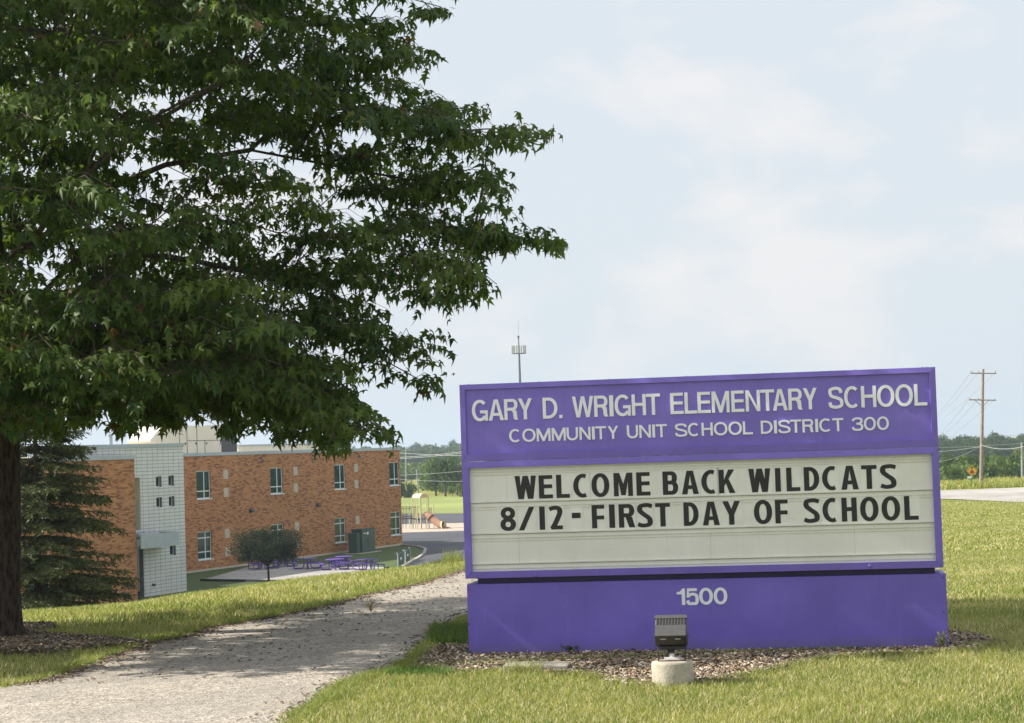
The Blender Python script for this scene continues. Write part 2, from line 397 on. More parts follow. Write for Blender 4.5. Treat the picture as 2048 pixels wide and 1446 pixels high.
# school yard surfaces on the flat lower level
def yard(pts): return [tuple(onz(x, y, GL)[:2]) for x, y in pts]
ASPH = yard([(802, 1092), (835, 1094), (851, 1099), (849, 1107), (838, 1116), (822, 1125), (805, 1135), (790, 1142)]) + [(-5, 102), (-1, 104), (2.5, 130), (3.5, 170), (3.0, 214)] + yard([(1040, 1060), (927, 1062), (803, 1066)])
patch('asphalt_drive', ASPH, M['asphalt'], .02)
patch('play_area', yard([(795, 1066), (927, 1062), (1040, 1059), (1040, 1044), (927, 1046), (795, 1049)]), M['play'], .024)
patch('asphalt_court', yard([(780, 1049), (1040, 1044), (1040, 1026), (780, 1028)]), M['asphalt'], .02)
patch('field', yard([(700, 1027.6), (1060, 1024.5), (1060, 990), (700, 994)]), M['field'], .02)
YG = yard([(375, 1147), (802, 1091), (835, 1093.5), (850, 1098.5), (848, 1107), (837, 1116), (821, 1125), (790, 1142)]) + [(-9, 104), (-22, 112), (-40, 112)]
patch('yard_lawn', YG, M['yardgrass'], .012)
GRAV = yard([(402, 1161), (508, 1131.5), (640, 1128), (778, 1136), (760, 1165), (600, 1166)])
patch('gravel_pad', GRAV, M['pea'], .03)
# kerb of the island by the drive
mb = MB(); kp = yard([(803, 1091.5), (835, 1094), (851, 1099), (849, 1107), (838, 1116), (822, 1125), (805, 1135)])
for a_, b_ in zip(kp[:-1], kp[1:]):
    a_ = np.array(a_); b_ = np.array(b_); t_ = (b_ - a_) / np.linalg.norm(b_ - a_); q_ = np.array([-t_[1], t_[0]]) * .12
    mb.prism([(0, 0), (1, 0), (1, 1), (0, 1)], 0, .12, lambda u, v, d, a_=a_, b_=b_, q_=q_: (*(a_ * (1 - u) + b_ * u + q_ * (2 * v - 1)), GL + .01 + d))
tag(mb.build('kerb', M['road']), kind='structure')
# pale road on the right, across the lawn
def rp(a, Y): return (a * Y, Y)
sheet('road', [rp(.05, 176), rp(.1, 172), rp(.213, 163.5), rp(.256, 150), rp(.32, 136), rp(.5, 115)], [rp(.05, 190), rp(.1, 186), rp(.213, 178), rp(.256, 178.5), rp(.32, 179), rp(.5, 180)], M['road'], .05, 80, 20)

# ------------------------------------------------------------ the sign
S0 = onz(938, 1313); S1 = onz(1893, 1296)
SU = (S1 - S0) / np.linalg.norm(S1 - S0); SN = np.array([SU[1], -SU[0], 0.0])    # SN faces the camera
SRZ = math.atan2(SU[1], SU[0])
def uv(x, y, off=0.0):
    q = onplane(x, y, S0 + SN * off, SN); return float((q - S0) @ SU), float(q[2])
sign = empty('school_sign', S0, SRZ, 'big purple metal sign with white title letters and a changeable message board', 'sign')
P3 = lambda u, v, d: (u, -d, v)               # local: x along the sign, -y towards the viewer, z up
W_ = uv(1894, 1200)[0]
bl, br = 0.0, W_
btop = uv(1400, 1158)[1]
nk0, nk1 = uv(953, 1165)[0], uv(1871, 1140)[0]
cL, cR = uv(931, 1155, .03)[0], uv(1887, 1131, .03)[0]
cB = uv(1400, 1146.5, .03)[1]; cM = uv(1400, 908.5, .03)[1]; cT = uv(1400, 751.5, .03)[1]
D_ = .42
MB().box(bl, br, 0, D_, -.12, btop).build('base', M['purple_base'], sign, bevel=.004)
MB().box(nk0, nk1, .06, D_ - .06, btop + .0005, cB - .0005).build('neck', M['purple_dark'], sign)
MB().box(cL + .004, cR - .004, .012, D_ - .004, cM + .004, cT - .003).build('title_cabinet', M['purple'], sign, bevel=.004)
MB().box(cL + .004, cR - .004, .012, D_ - .004, cB + .003, cM - .004).build('message_cabinet', M['purple'], sign, bevel=.004)
def frame_piece(o0, o1, i1, i0, dz_out, dz_in, name='frame'):
    """mitred frame bar: outer edge o0-o1, inner edge i0-i1 (2-D), sloping from dz_out to dz_in"""
    mb = MB(); V = [(*o0, dz_out), (*o1, dz_out), (*i1, dz_in), (*i0, dz_in)]
    vs = [P3(u, v, d) for u, v, d in V] + [P3(u, v, -.011) for u, v, d in V]
    mb.add(vs, [(0, 1, 2, 3), (4, 7, 6, 5)] + [(i, (i + 4), (i + 1) % 4 + 4, (i + 1) % 4) for i in range(4)])
    return mb.build(name, M['purple'], sign, bevel=.0015)
def frame(u0, u1, v0, v1, wl, wr, wb, wt, dl=.034, di=.040):
    g = .0007
    O = [(u0, v0), (u1, v0), (u1, v1), (u0, v1)]; I = [(u0 + wl, v0 + wb), (u1 - wr, v0 + wb), (u1 - wr, v1 - wt), (u0 + wl, v1 - wt)]
    for k in range(4):
        a, b = O[k], O[(k + 1) % 4]; c, d = I[(k + 1) % 4], I[k]
        if k % 2 == 0: a, b, c, d = (a[0] + g, a[1]), (b[0] - g, b[1]), (c[0] - g, c[1]), (d[0] + g, d[1])
        else:
            s = 1 if k == 1 else -1
            a, b, c, d = (a[0], a[1] + s * g), (b[0], b[1] - s * g), (c[0], c[1] - s * g), (d[0], d[1] + s * g)
        frame_piece(a, b, c, d, dl, di)
frame(cL, cR, cM + .0012, cT, .038, .040, .052, .036)
frame(cL, cR, cB, cM - .0012, .047, .046, .046, .044)
tl, tr, tb, tt = cL + .0365, cR - .0385, cM + .053, cT - .0345
MB().box(tl, tr, -.024, .02, tb, tt).build('title_panel', M['purple'], sign)
ml, mr, m_b, mt = cL + .046, cR - .045, cB + .045, cM - .046
MB().box(ml, mr, -.006, .02, m_b, mt).build('message_panel', M['panel'], sign)
# letter tracks
def V_(x, y): return uv(x, y, .01)[1]
tr1 = V_(980, 1004.5); tr2 = V_(980, 1067.5); tr3 = V_(955, 1128.5)
for tv in (tr1, tr2, tr3):
    mb = MB().box(ml, mr, -.017, -.0062, tv - .003, tv + .0035)
    mb.box(ml, mr, -.0125, -.0062, tv - .034, tv - .030).box(ml, mr, -.010, -.0062, tv - .052, tv - .0495)
    mb.build('letter_track', M['rail'], sign)
    MB().box(ml, mr, -.0080, -.0062, tv - .0062, tv - .0032).build('dark_line', M['track_dark'], sign)  # narrow dark strip along the underside of each track
for dz in (.014, .030, .047): MB().box(ml, mr, -.013, -.0062, mt - dz - .003, mt - dz).build('top_track', M['rail'], sign)
for xs, y0_, y1_ in ((1013, 950, 1002), (1037, 1070, 1126), (1420, 1062, 1118), (1708, 1048, 1108)):
    u_ = uv(xs, y0_, .01)[0]; z1_ = V_(xs, y0_); z0_ = V_(xs, y1_)
    MB().box(u_, u_ + .0014, -.0068, -.0061, z0_, z1_).build('panel_seam', M['joint_tan'], sign)

# ---- glyphs: lists of pieces in a box w x 1
def arc(cx, cy, rx, ry, a0, a1, n=20, p=2.0):
    r = []
    for i in range(n + 1):
        a = rad(a0 + (a1 - a0) * i / n); c, s = math.cos(a), math.sin(a)
        r.append((cx + rx * math.copysign(abs(c) ** (2 / p), c), cy + ry * math.copysign(abs(s) ** (2 / p), s)))
    return r
def band(cx, cy, rx, ry, v, h, a0, a1, n=24, p=2.15):
    return ('S', arc(cx, cy, rx, ry, a0, a1, n, p), arc(cx, cy, rx - v, ry - h, a0, a1, n, p))
def stroke(pts, v, h):
    """offset strip around a centre line; thickness between h (horizontal run) and v (vertical run)"""
    P = np.array(pts, float); T = np.gradient(P, axis=0); T /= np.linalg.norm(T, axis=1)[:, None]
    N = np.stack([-T[:, 1], T[:, 0]], 1); th = np.sqrt((v * T[:, 1]) ** 2 + (h * T[:, 0]) ** 2)[:, None] / 2
    return ('S', (P + N * th).tolist(), (P - N * th).tolist())
def smooth(pts, n=8):
    P = [np.array(p, float) for p in pts]; P = [2 * P[0] - P[1]] + P + [2 * P[-1] - P[-2]]; r = []
    for i in range(1, len(P) - 2):
        for k in range(n):
            t = k / n; r.append(tuple(.5 * ((2 * P[i]) + (-P[i - 1] + P[i + 1]) * t + (2 * P[i - 1] - 5 * P[i] + 4 * P[i + 1] - P[i + 2]) * t * t + (-P[i - 1] + 3 * P[i] - 3 * P[i + 1] + P[i + 2]) * t ** 3)))
    r.append(tuple(P[-2])); return r
def glyph(ch, w, v, h):
    R = lambda x0, y0, x1, y1: ('P', [(x0, y0), (x1, y0), (x1, y1), (x0, y1)])
    o = .012
    if ch in 'I': return [R(0, 0, w, 1)]
    if ch == 'L': return [('P', [(0, 0), (w, 0), (w, h), (v, h), (v, 1), (0, 1)])]
    if ch == 'E': c = .5 - h / 2 + .02; return [('P', [(0, 0), (w, 0), (w, h), (v, h), (v, c), (w * .96, c), (w * .96, c + h), (v, c + h), (v, 1 - h), (w * .98, 1 - h), (w * .98, 1), (0, 1)])]
    if ch == 'F': c = .46 - h / 2; return [('P', [(0, 0), (v, 0), (v, c), (w * .97, c), (w * .97, c + h), (v, c + h), (v, 1 - h), (w, 1 - h), (w, 1), (0, 1)])]
    if ch == 'T': a = (w - v) / 2; return [('P', [(a, 0), (a + v, 0), (a + v, 1 - h), (w, 1 - h), (w, 1), (0, 1), (0, 1 - h), (a, 1 - h)])]
    if ch == 'H': c = .52 - h / 2; return [('P', [(0, 0), (v, 0), (v, c), (w - v, c), (w - v, 0), (w, 0), (w, 1), (w - v, 1), (w - v, c + h), (v, c + h), (v, 1), (0, 1)])]
    if ch == 'N': k = v * 1.15; return [('P', [(0, 0), (v * .95, 0), (v * .95, 1 - k * 1.3), (w - v, 0), (w, 0), (w, 1), (w - v * .95, 1), (w - v * .95, k * 1.3), (v, 1), (0, 1)])]
    if ch == 'M':
        q = v * .92; return [('P', [(0, 0), (q, 0), (q, .66), (w / 2 - v * .42, 0 if v < .2 else .04), (w / 2 + v * .42, 0 if v < .2 else .04), (w - q, .66), (w - q, 0), (w, 0), (w, 1), (w - v * 1.12, 1), (w / 2, .30 if v < .2 else .52), (v * 1.12, 1), (0, 1)])]
    if ch == 'W':
        s = v * 1.02; ml_ = w * .27; inn = .72
        return [('P', [(0, 1), (ml_ - s * .5, 0), (ml_ + s * .55, 0), (w / 2, inn if v < .2 else .46), (w - ml_ - s * .55, 0), (w - ml_ + s * .5, 0), (w, 1), (w - s, 1), (w - ml_, .27 if v < .2 else .55), (w / 2 + s * .5, 1), (w / 2 - s * .5, 1), (ml_, .27 if v < .2 else .55), (s, 1)])]
    if ch == 'A':
        s = v * 1.05; xt = v * .62; c0, c1 = .22, .22 + h * .95
        f = lambda y: (w / 2 - xt) * y                       # outer left edge
        g = lambda y: s + (w / 2 - s) * y / (1 - h * 1.15)  # inner left edge
        return [('P', [(0, 0), (s, 0), (g(c0), c0), (w - g(c0), c0), (w - s, 0), (w, 0), (w / 2 + xt, 1), (w / 2, 1), (w / 2, 1 - h * 1.15), (w - g(c1), c1), (g(c1), c1), (w / 2 - .0005, 1 - h * 1.15), (w / 2 - .0005, 1), (w / 2 - xt, 1)])]
    if ch == 'Y': s = v * 1.1; return [('P', [(w / 2 - v / 2, 0), (w / 2 + v / 2, 0), (w / 2 + v / 2, .42), (w, 1), (w - s, 1), (w / 2, .42 + .62 * (s / (w / 2)) * .62), (s, 1), (0, 1), (w / 2 - v / 2, .42)])]
    if ch == 'K': return [('P', [(0, 0), (v, 0), (v, .30), (v + .12 * w, .42), (w - v * 1.12, 0), (w, 0), (w * .60, .60), (w * .97, 1), (w * .97 - v * 1.15, 1), (v, .56), (v, 1), (0, 1)])]
    if ch in 'O0': return [band(w / 2, .5, w / 2, .5 + o, v, h, 0, 360, 56, 2.12)]
    if ch == 'C':
        b = band(w / 2, .5, w / 2, .5 + o, v, h, 48, 312, 44, 2.12) if v < .2 else None
        if b: return [b]
        c = w * .62
        return [('S', arc(c, .5, c, .5 + o, 68, 292, 44), arc(c, .5, c - v, .5 + o - h, 62, 298, 44))]
    if ch == 'G':
        return [band(w / 2, .5, w / 2, .5 + o, v, h, 42, 322, 44, 2.12), ('P', [(w * .80, 0), (w, 0), (w, .50), (w * .52, .50), (w * .52, .50 - h), (w - v * .8, .50 - h), (w - v * .8, .2)])]
    if ch == 'D':
        rx = w * .62; return [R(0, 0, v, 1), ('P', [(v * .9, 1 - h), (w - rx + .01, 1 - h), (w - rx + .01, 1), (v * .9, 1)]), ('P', [(v * .9, 0), (w - rx + .01, 0), (w - rx + .01, h), (v * .9, h)]), band(w - rx, .5, rx, .5, v, h, -90, 90, 26, 2.1)]
    if ch == 'R':
        lo = .44; ry = (1 - lo) / 2; rx = ry * .9; x = w * .97 - rx
        leg = [(v * 1.3, lo + .01), (v * 1.3 + v * 1.25, lo + .01), (w, 0), (w - v * 1.15, 0)] if v > .2 else [(w * .45, lo + h * .9), (w * .62, lo + h * .95), (w * .90, lo - .02), (w * .93, .1), (w, 0), (w - v, 0), (w * .90 - v, .08), (w * .87 - v, lo - h * .7), (w * .48, lo + h * .2)]
        return [R(0, 0, v, 1), R(v * .9, 1 - h, x + .01, 1), R(v * .9, lo, x + .01, lo + h), band(x, lo + ry, rx, ry, v, h, -90, 90, 22, 2.1), ('P', leg)]
    if ch == 'B':
        m_ = .52; r1 = (1 - m_ + h / 2) / 2; r2 = (m_ + h / 2) / 2; x1 = w * .94 - r1 * .9; x2 = w - r2 * .9
        return [R(0, 0, v, 1), R(v * .9, 1 - h, x1 + .01, 1), R(v * .9, m_ - h / 2, x2 + .01, m_ + h / 2), R(v * .9, 0, x2 + .01, h), band(x1, 1 - r1, r1 * .9, r1, v, h, -90, 90, 22), band(x2, r2, r2 * .9, r2, v, h, -90, 90, 22)]
    if ch == 'U':
        ry = w * .5; return [R(0, ry, v, 1), R(w - v, ry, w, 1), band(w / 2, ry - .01, w / 2, ry, v, h, 180, 360, 28, 2.2)]
    if ch == 'S':
        a, b = v / 2, w - v / 2; t, d = 1 + o - h / 2, -o + h / 2
        if v > .2: pts = [(w * .98, t - .05), (w * .72, t + .0), (w * .48, t - .0), (a + .02, .88), (a, .70), (w * .42, .545), (w * .72, .40), (b, .27), (b - .03, .12), (w * .52, d), (w * .28, d), (w * .02, d + .06)]
        else: pts = [(b - .01, .72), (b - .04, .83), (w * .74, t - .035), (w * .5, t), (w * .26, t - .035), (a + .015, .84), (a + .02, .69), (w * .24, .575), (w * .5, .51), (w * .76, .44), (b - .005, .35), (b, .17), (w * .76, d + .035), (w * .5, d), (w * .23, d + .035), (a + .015, .17), (a, .29)]
        return [stroke(smooth(pts, 6), v, h)]
    if ch == '3':
        a, b = v / 2, w - v / 2; t, d = 1 + o - h / 2, -o + h / 2
        return [stroke(smooth([(a, .73), (a + .03, .85), (w * .28, t - .03), (w * .5, t), (w * .75, t - .035), (b - .03, .84), (b - .03, .68), (w * .72, .56), (w * .40, .525)], 6), v, h), stroke(smooth([(w * .42, .525), (w * .72, .50), (b, .38), (b, .18), (w * .76, d + .03), (w * .5, d), (w * .22, d + .035), (a + .01, .17), (a - .01, .29)], 6), v, h)]
    if ch == '2':
        a, b = v / 2, w - v / 2; t = 1 + o - h / 2
        return [stroke(smooth([(w * .02, .87), (w * .25, t - .01), (w * .52, t), (b - .03, .88), (b, .72), (b - .08, .52), (w * .48, .3), (w * .26, .08)], 6), v, h), ('P', [(w * .14, 0), (w, 0), (w, h), (w * .22, h), (w * .04, .12)])]
    if ch == '1': return [('P', [(w - v, 0), (w, 0), (w, 1), (w - v * .75, 1), (w - v * 1.2, .87), (w - v * 1.75, .80), (0, .79), (0, .65), (w - v, .65)])]
    if ch == '5':
        d = -o + h / 2; a, b = v / 2, w - v / 2
        return [('P', [(w * .10, 1), (w * .87, 1), (w * .87, 1 - h), (w * .27, 1 - h), (w * .21, .62), (w * .25, .45), (w * .05, .45)]), stroke(smooth([(w * .15, .50), (w * .33, .615), (w * .55, .645), (w * .80, .58), (b, .42), (b, .24), (w * .78, .08), (w * .5, d), (w * .22, .08), (a - .01, .27)], 6), v, h)]
    if ch == '8':
        return [band(w * .5, .745, w * .46, .255 + o, v * .92, h, 0, 360, 40), band(w * .5, .27, w * .5, .27 + o, v, h, 0, 360, 40)]
    if ch == '/': return [('P', [(0, 0), (w * .33, 0), (w, 1), (w * .67, 1)])]
    if ch == '-': return [R(0, .46, w, .69)]
    if ch == '.': return [R(0, 0, w, .155)]
    raise ValueError(ch)
def letter(ch, x0, x1, base, cap, v, h, d0, d1, mat, italic=0.0, name='letter'):
    H = cap - base; W = (x1 - x0); w = W / H
    mb = MB()
    for i, pc in enumerate(glyph(ch, w, v, h)):
        dd = d1 - i * .00035
        fn = lambda a, b, d: P3(x0 + a * H, base + b * H, d)
        if pc[0] == 'P': mb.prism(pc[1], d0 - i * .0002, dd, fn)
        else:
            A, B = pc[1], pc[2]; n = len(A); closed = np.hypot(A[0][0] - A[-1][0], A[0][1] - A[-1][1]) < 1e-4
            vs = []
            for dpt in (d0, dd): vs += [fn(*p, dpt) for p in A] + [fn(*p, dpt) for p in B]
            fs = []
            for k in range(n - 1):
                fs += [(2 * n + k, 2 * n + k + 1, 3 * n + k + 1, 3 * n + k), (k, k + 1, 2 * n + k + 1, 2 * n + k), (n + k, n + k + 1, 3 * n + k + 1, 3 * n + k)]
            if not closed: fs += [(0, n, 3 * n, 2 * n), (n - 1, 2 * n - 1, 4 * n - 1, 3 * n - 1)]
            mb.add(vs, fs)
    o = mb.build(name, mat, sign)
    bm_fix(o); return o
def bm_fix(o):
    import bmesh
    bm = bmesh.new(); bm.from_mesh(o.data); bmesh.ops.recalc_face_normals(bm, faces=bm.faces); bm.to_mesh(o.data); bm.free()
def row(spec, sc, origin, p0, p1, caph, v, h, d0, d1, mat, tile=None):
    """spec: [(char, left, right)] in crop pixels; p0, p1: two photo points on the base line"""
    b0, b1 = uv(*p0, d1), uv(*p1, d1)
    bl_ = (b0[1] + b1[1]) / 2
    for ch, l, r in spec:
        xl, xr = origin + l / sc, origin + r / sc; yb = np.interp((xl + xr) / 2, [p0[0], p1[0]], [p0[1], p1[1]]) if p0[0] <= (xl + xr) / 2 <= p1[0] else p0[1] + ((xl + xr) / 2 - p0[0]) * (p1[1] - p0[1]) / (p1[0] - p0[0])
        ymid = yb - caph * 150
        x0, x1 = uv(xl, ymid, d1)[0], uv(xr, ymid, d1)[0]
        letter(ch, x0, x1, bl_, bl_ + caph, v, h, d0, d1, mat)
        if tile:
            e0, e1 = tile; g = .011
            MB().box(x0 - g, x1 + g, -.0085, -.0064, e0(bl_), e1(bl_)).build('letter_tile', M['tile'], sign)
capA = uv(1400, 783.3, .03)[1] - uv(1400, 825.8, .03)[1]
A1 = dict(v=.155, h=.142, d0=.023, d1=.032, mat=M['letter_white'])
T1 = [('G', 88, 290), ('A', 301, 493), ('R', 501, 677), ('Y', 681, 858), ('D', 994, 1182), ('.', 1203, 1243), ('W', 1372, 1642), ('R', 1652, 1830), ('I', 1847, 1898)]
B0, B1 = (980, 841.5), (1845, 810.5)
row(T1, 6.4, 930, B0, B1, capA, **A1)
row([('G', -70, 135), ('H', 150, 330), ('T', 336, 515), ('E', 643, 810), ('L', 826, 985), ('E', 991, 1158), ('M', 1174, 1400), ('E', 1424, 1588), ('N', 1607, 1792), ('T', 1797, 1977)], 6.4, 1240, B0, B1, capA, **A1)
row([('A', -29, 149), ('R', 160, 329), ('Y', 338, 507), ('S', 641, 820), ('C', 832, 1026), ('H', 1037, 1219), ('O', 1230, 1438), ('O', 1450, 1660), ('L', 1677, 1831)], 6.0235, 1550, B0, B1, capA, **A1)
capB = uv(1400, 846.5, .03)[1] - uv(1400, 872.6, .03)[1]
A2 = dict(v=.175, h=.150, d0=.023, d1=.031, mat=M['letter_white'])
B0, B1 = (1090, 882.9), (1675, 862)
row([('C', 565, 722), ('O', 733, 903), ('M', 917, 1093), ('M', 1110, 1288), ('U', 1300, 1447), ('N', 1465, 1606), ('I', 1625, 1660), ('T', 1668, 1806), ('Y', 1826, 1963)], 6.4, 930, B0, B1, capB, **A2)
row([('U', 88, 232), ('N', 247, 395), ('I', 413, 448), ('T', 459, 600), ('S', 704, 858), ('C', 868, 1027), ('H', 1044, 1187), ('O', 1200, 1375), ('O', 1387, 1560), ('L', 1573, 1700), ('D', 1802, 1953), ('I', 1971, 2008)], 6.4, 1240, B0, B1, capB, **A2)
row([('S', 40, 184), ('T', 184, 319), ('R', 330, 465), ('I', 485, 519), ('C', 533, 690), ('T', 692, 825), ('3', 926, 1060), ('0', 1070, 1215), ('0', 1228, 1372)], 6.0235, 1550, B0, B1, capB, **A2)
capC = uv(1400, 1176.6)[1] - uv(1400, 1209.6)[1]
row([('1', 322, 548), ('5', 572, 918), ('0', 930, 1308), ('0', 1328, 1700)], 13.653, 1330, (1367, 1210.5), (1440, 1208), capC, .205, .17, -.002, .006, M['letter_white'])
capD = uv(1400, 941, .01)[1] - uv(1400, 988, .01)[1]
A3 = dict(v=.222, h=.165, d0=.0087, d1=.0112, mat=M['letter_black'])
B0, B1 = (1050, 999.2), (1699, 977.8)
ti = (lambda b: tr1 + .0037, lambda b: b + capD * 1.10)
row([('W', 318, 592), ('E', 625, 803), ('L', 848, 1018), ('C', 1065, 1265), ('O', 1298, 1527), ('M', 1583, 1826), ('E', 1873, 2050)], 6.4, 980, B0, B1, capD, tile=ti, **A3)
row([('B', 290, 487), ('A', 533, 748), ('C', 785, 988), ('K', 1008, 1217), ('W', 1390, 1672), ('I', 1730, 1800), ('L', 1873, 2048)], 6.4, 1280, B0, B1, capD, tile=ti, **A3)
row([('D', 305, 502), ('C', 538, 742), ('A', 780, 1003), ('T', 1042, 1240), ('S', 1285, 1487)], 6.4, 1560, B0, B1, capD, tile=ti, **A3)
B0, B1 = (1050, 1061.6), (1823, 1038.4)
ti = (lambda b: tr2 + .0037, lambda b: b + capD * 1.08)
row([('8', 132, 330), ('/', 365, 570), ('I', 633, 703), ('2', 760, 928), ('-', 1048, 1160), ('F', 1303, 1465), ('I', 1525, 1598), ('R', 1648, 1855)], 6.4, 980, B0, B1, capD, tile=ti, **A3)
row([('S', -32, 160), ('T', 197, 387), ('D', 558, 750), ('A', 800, 1018), ('Y', 1057, 1285), ('O', 1458, 1690), ('F', 1730, 1893)], 6.4, 1280, B0, B1, capD, tile=ti, **A3)
row([('S', 305, 505), ('C', 543, 748), ('H', 788, 984), ('O', 1025, 1260), ('O', 1300, 1537), ('L', 1590, 1770)], 6.4, 1560, B0, B1, capD, tile=ti, **A3)
# bolts, screws
bolt = MB(); bolt.lathe([(.012, 0), (.012, .004), (.008, .0075)], 14); bolt.box(-.0035, .0035, -.0035, .0035, .0072, .0085)
bo = bolt.build('bolt', M['purple'], sign)
bu = [uv(1071, 1150.5, .04), uv(1740, 1132, .04)]
bo.location = (bu[0][0], -.0388, bu[0][1]); bo.rotation_euler = (math.pi / 2, 0, 0)
b2 = bo.copy(); COL.objects.link(b2); b2.location = (bu[1][0], -.0388, bu[1][1])
sc_ = MB().lathe([(.0055, 0), (.0055, .0015), (.003, .003)], 10).build('screw', M['purple_dark'], sign); first = True
for (x, y) in [(938, 1179), (939, 1248), (941, 1306), (1886, 1155), (1887.5, 1224), (1890, 1286)]:
    o = sc_ if first else sc_.copy()
    if not first: COL.objects.link(o)
    first = False; q = uv(x, y); o.location = (q[0], -.0002, q[1]); o.rotation_euler = (math.pi / 2, 0, 0)
for x, y in [(933, 766), (1076, 761), (1217, 757), (1371, 750), (1545, 744), (1711, 736), (1846, 732), (1854, 732)]:
    q = uv(x, y, .03); o = sc_.copy(); COL.objects.link(o); o.location = (q[0], .03, cT - .0032); o.rotation_euler = (0, 0, 0); o.scale = (1.1, 1.1, 2.6)

# ------------------------------------------------------------ floodlight on its concrete stub
fc = onz(1346.5, 1372); fz = h1(fc[0], fc[1])
kx = 313.0
stub = empty('concrete_stub', (fc[0], fc[1], 0), 0, 'short round concrete stub with cracked face carrying the floodlight', 'concrete footing')
rs = .121
sm = MB().lathe([(rs * 1.01, -.1), (rs * 1.01, .02), (rs, .06), (rs, .132), (rs * .97, .143), (rs * .9, .1465)], 40)
so = sm.build('footing', M['concrete'], stub, True)
md = so.modifiers.new('d', 'DISPLACE'); tx = bpy.data.textures.new('rough', 'CLOUDS'); tx.noise_scale = .09; md.texture = tx; md.strength = .012; md.mid_level = .5
fl = empty('floodlight', (fc[0], fc[1], .1465), SRZ, 'dark bronze floodlight with slotted grey hood aimed up at the purple sign', 'floodlight')
pt = lambda x, y, off=0: ((x - 1346.5) / 300.0, -off, (1318 - y) / 300.0)
# housing: side profile (y depth, z) swept across x
def sweep(prof, x0, x1, name, mat, parent=fl, bev=.003):
    mb = MB(); mb.prism(prof, x0, x1, lambda a, b, d: (d, a, b)); o = mb.build(name, mat, parent, bevel=bev); bm_fix(o); return o
hx0, hx1 = -.092, .092
# sloping grey back of the lamp, facing the viewer
sweep([(-.105, .155), (.0, .262), (.045, .262), (.06, .13), (-.06, .13)], hx0 + .003, hx1 - .003, 'housing', M['lamp_grey'])
slope = Matrix.Translation(Vector((0, -.055, .207))) @ Matrix.Rotation(rad(-44.5), 4, 'X')
fin = MB()
for k in range(10):
    x = -.083 + k * .0175
    fin.box(x, x + .0065, -.0045, .0045, .005, .052, M=slope)
fin.box(-.0935, .0935, -.006, .0045, .052, .075, M=slope); fin.box(-.089, .089, -.004, .0045, -.075, .004, M=slope)
fin.build('hood', M['lamp_grey'], fl)
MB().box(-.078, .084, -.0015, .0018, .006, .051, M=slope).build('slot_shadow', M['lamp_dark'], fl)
sweep([(-.108, .155), (-.062, .128), (-.02, .086), (.07, .086), (.075, .155)], hx0, hx1, 'lamp_body', M['lamp_dark'])
MB().box(-.07, .07, -.03, .05, .068, .0862).build('lens_frame', M['lamp_dark'], fl)
for sx in (-1, 1):
    MB().tube([(sx * .078, -.005, .098), (sx * .078, -.02, .06), (sx * .078, -.03, .004)], .0035, 8).build('bracket_arm', M['lamp_dark'], fl)
    MB().lathe([(.007, 0), (.007, .006), (.004, .009)], 10).build('knob', M['lamp_dark'], fl).matrix_local = Matrix.Translation((sx * .079, -.008, .075)) @ Matrix.Rotation(sx * math.pi / 2, 4, 'Y')
    MB().box(min(sx * .058, sx * .026), max(sx * .058, sx * .026), -.092, -.0885, .132, .136).build('latch', M['jbox'], fl)
MB().box(-.082, .082, -.036, -.026, 0, .006).build('bracket_base', plain('rusty_steel', (.14, .06, .035), .8, .3, 30), fl)
MB().tube([(0, 0, .012), (0, .01, .045), (-.012, .02, .085)], [.013, .016, .02], 12).build('swivel', M['lamp_dark'], fl)
MB().box(-.045, .045, -.03, .03, .004, .022).box(-.032, .045, -.034, -.0302, .006, .018).build('junction_box', M['jbox'], fl, bevel=.002)
MB().lathe([(.015, .0222), (.015, .04), (.008, .046)], 14, c=(.0, -.012, 0)).build('cable_fitting', M['jbox'], fl)
cp = [(-.018, .01, .085)] + [(-.045 - .024 * math.cos(a), .0, .055 + .026 * math.sin(a)) for a in np.linspace(1.5, 4.9, 10)] + [(-.02, .0, .02)]
MB().tube(cp, .0042, 8).build('cable', M['lamp_dark'], fl, True)
# concrete lid sunk in the mulch edge
lc = onz(1075, 1344)
lid = MB(); lid.box(-.20, .20, -.16, .16, -.02, .035).build('concrete_slab', M['concrete'], None, bevel=.006)
lo = bpy.data.objects['concrete_slab']; lo.location = (lc[0], lc[1] + .06, .012)
LID = [(lc[0] - .21, lc[1] - .22), (lc[0] + .23, lc[1] - .24), (lc[0] + .23, lc[1] + .3), (lc[0] - .21, lc[1] + .3)]; lo.rotation_euler = (rad(-1.5), rad(1.5), SRZ + .05)
tag(lo, 'flat pale concrete lid lying between mulch and lawn edge', 'utility cover')

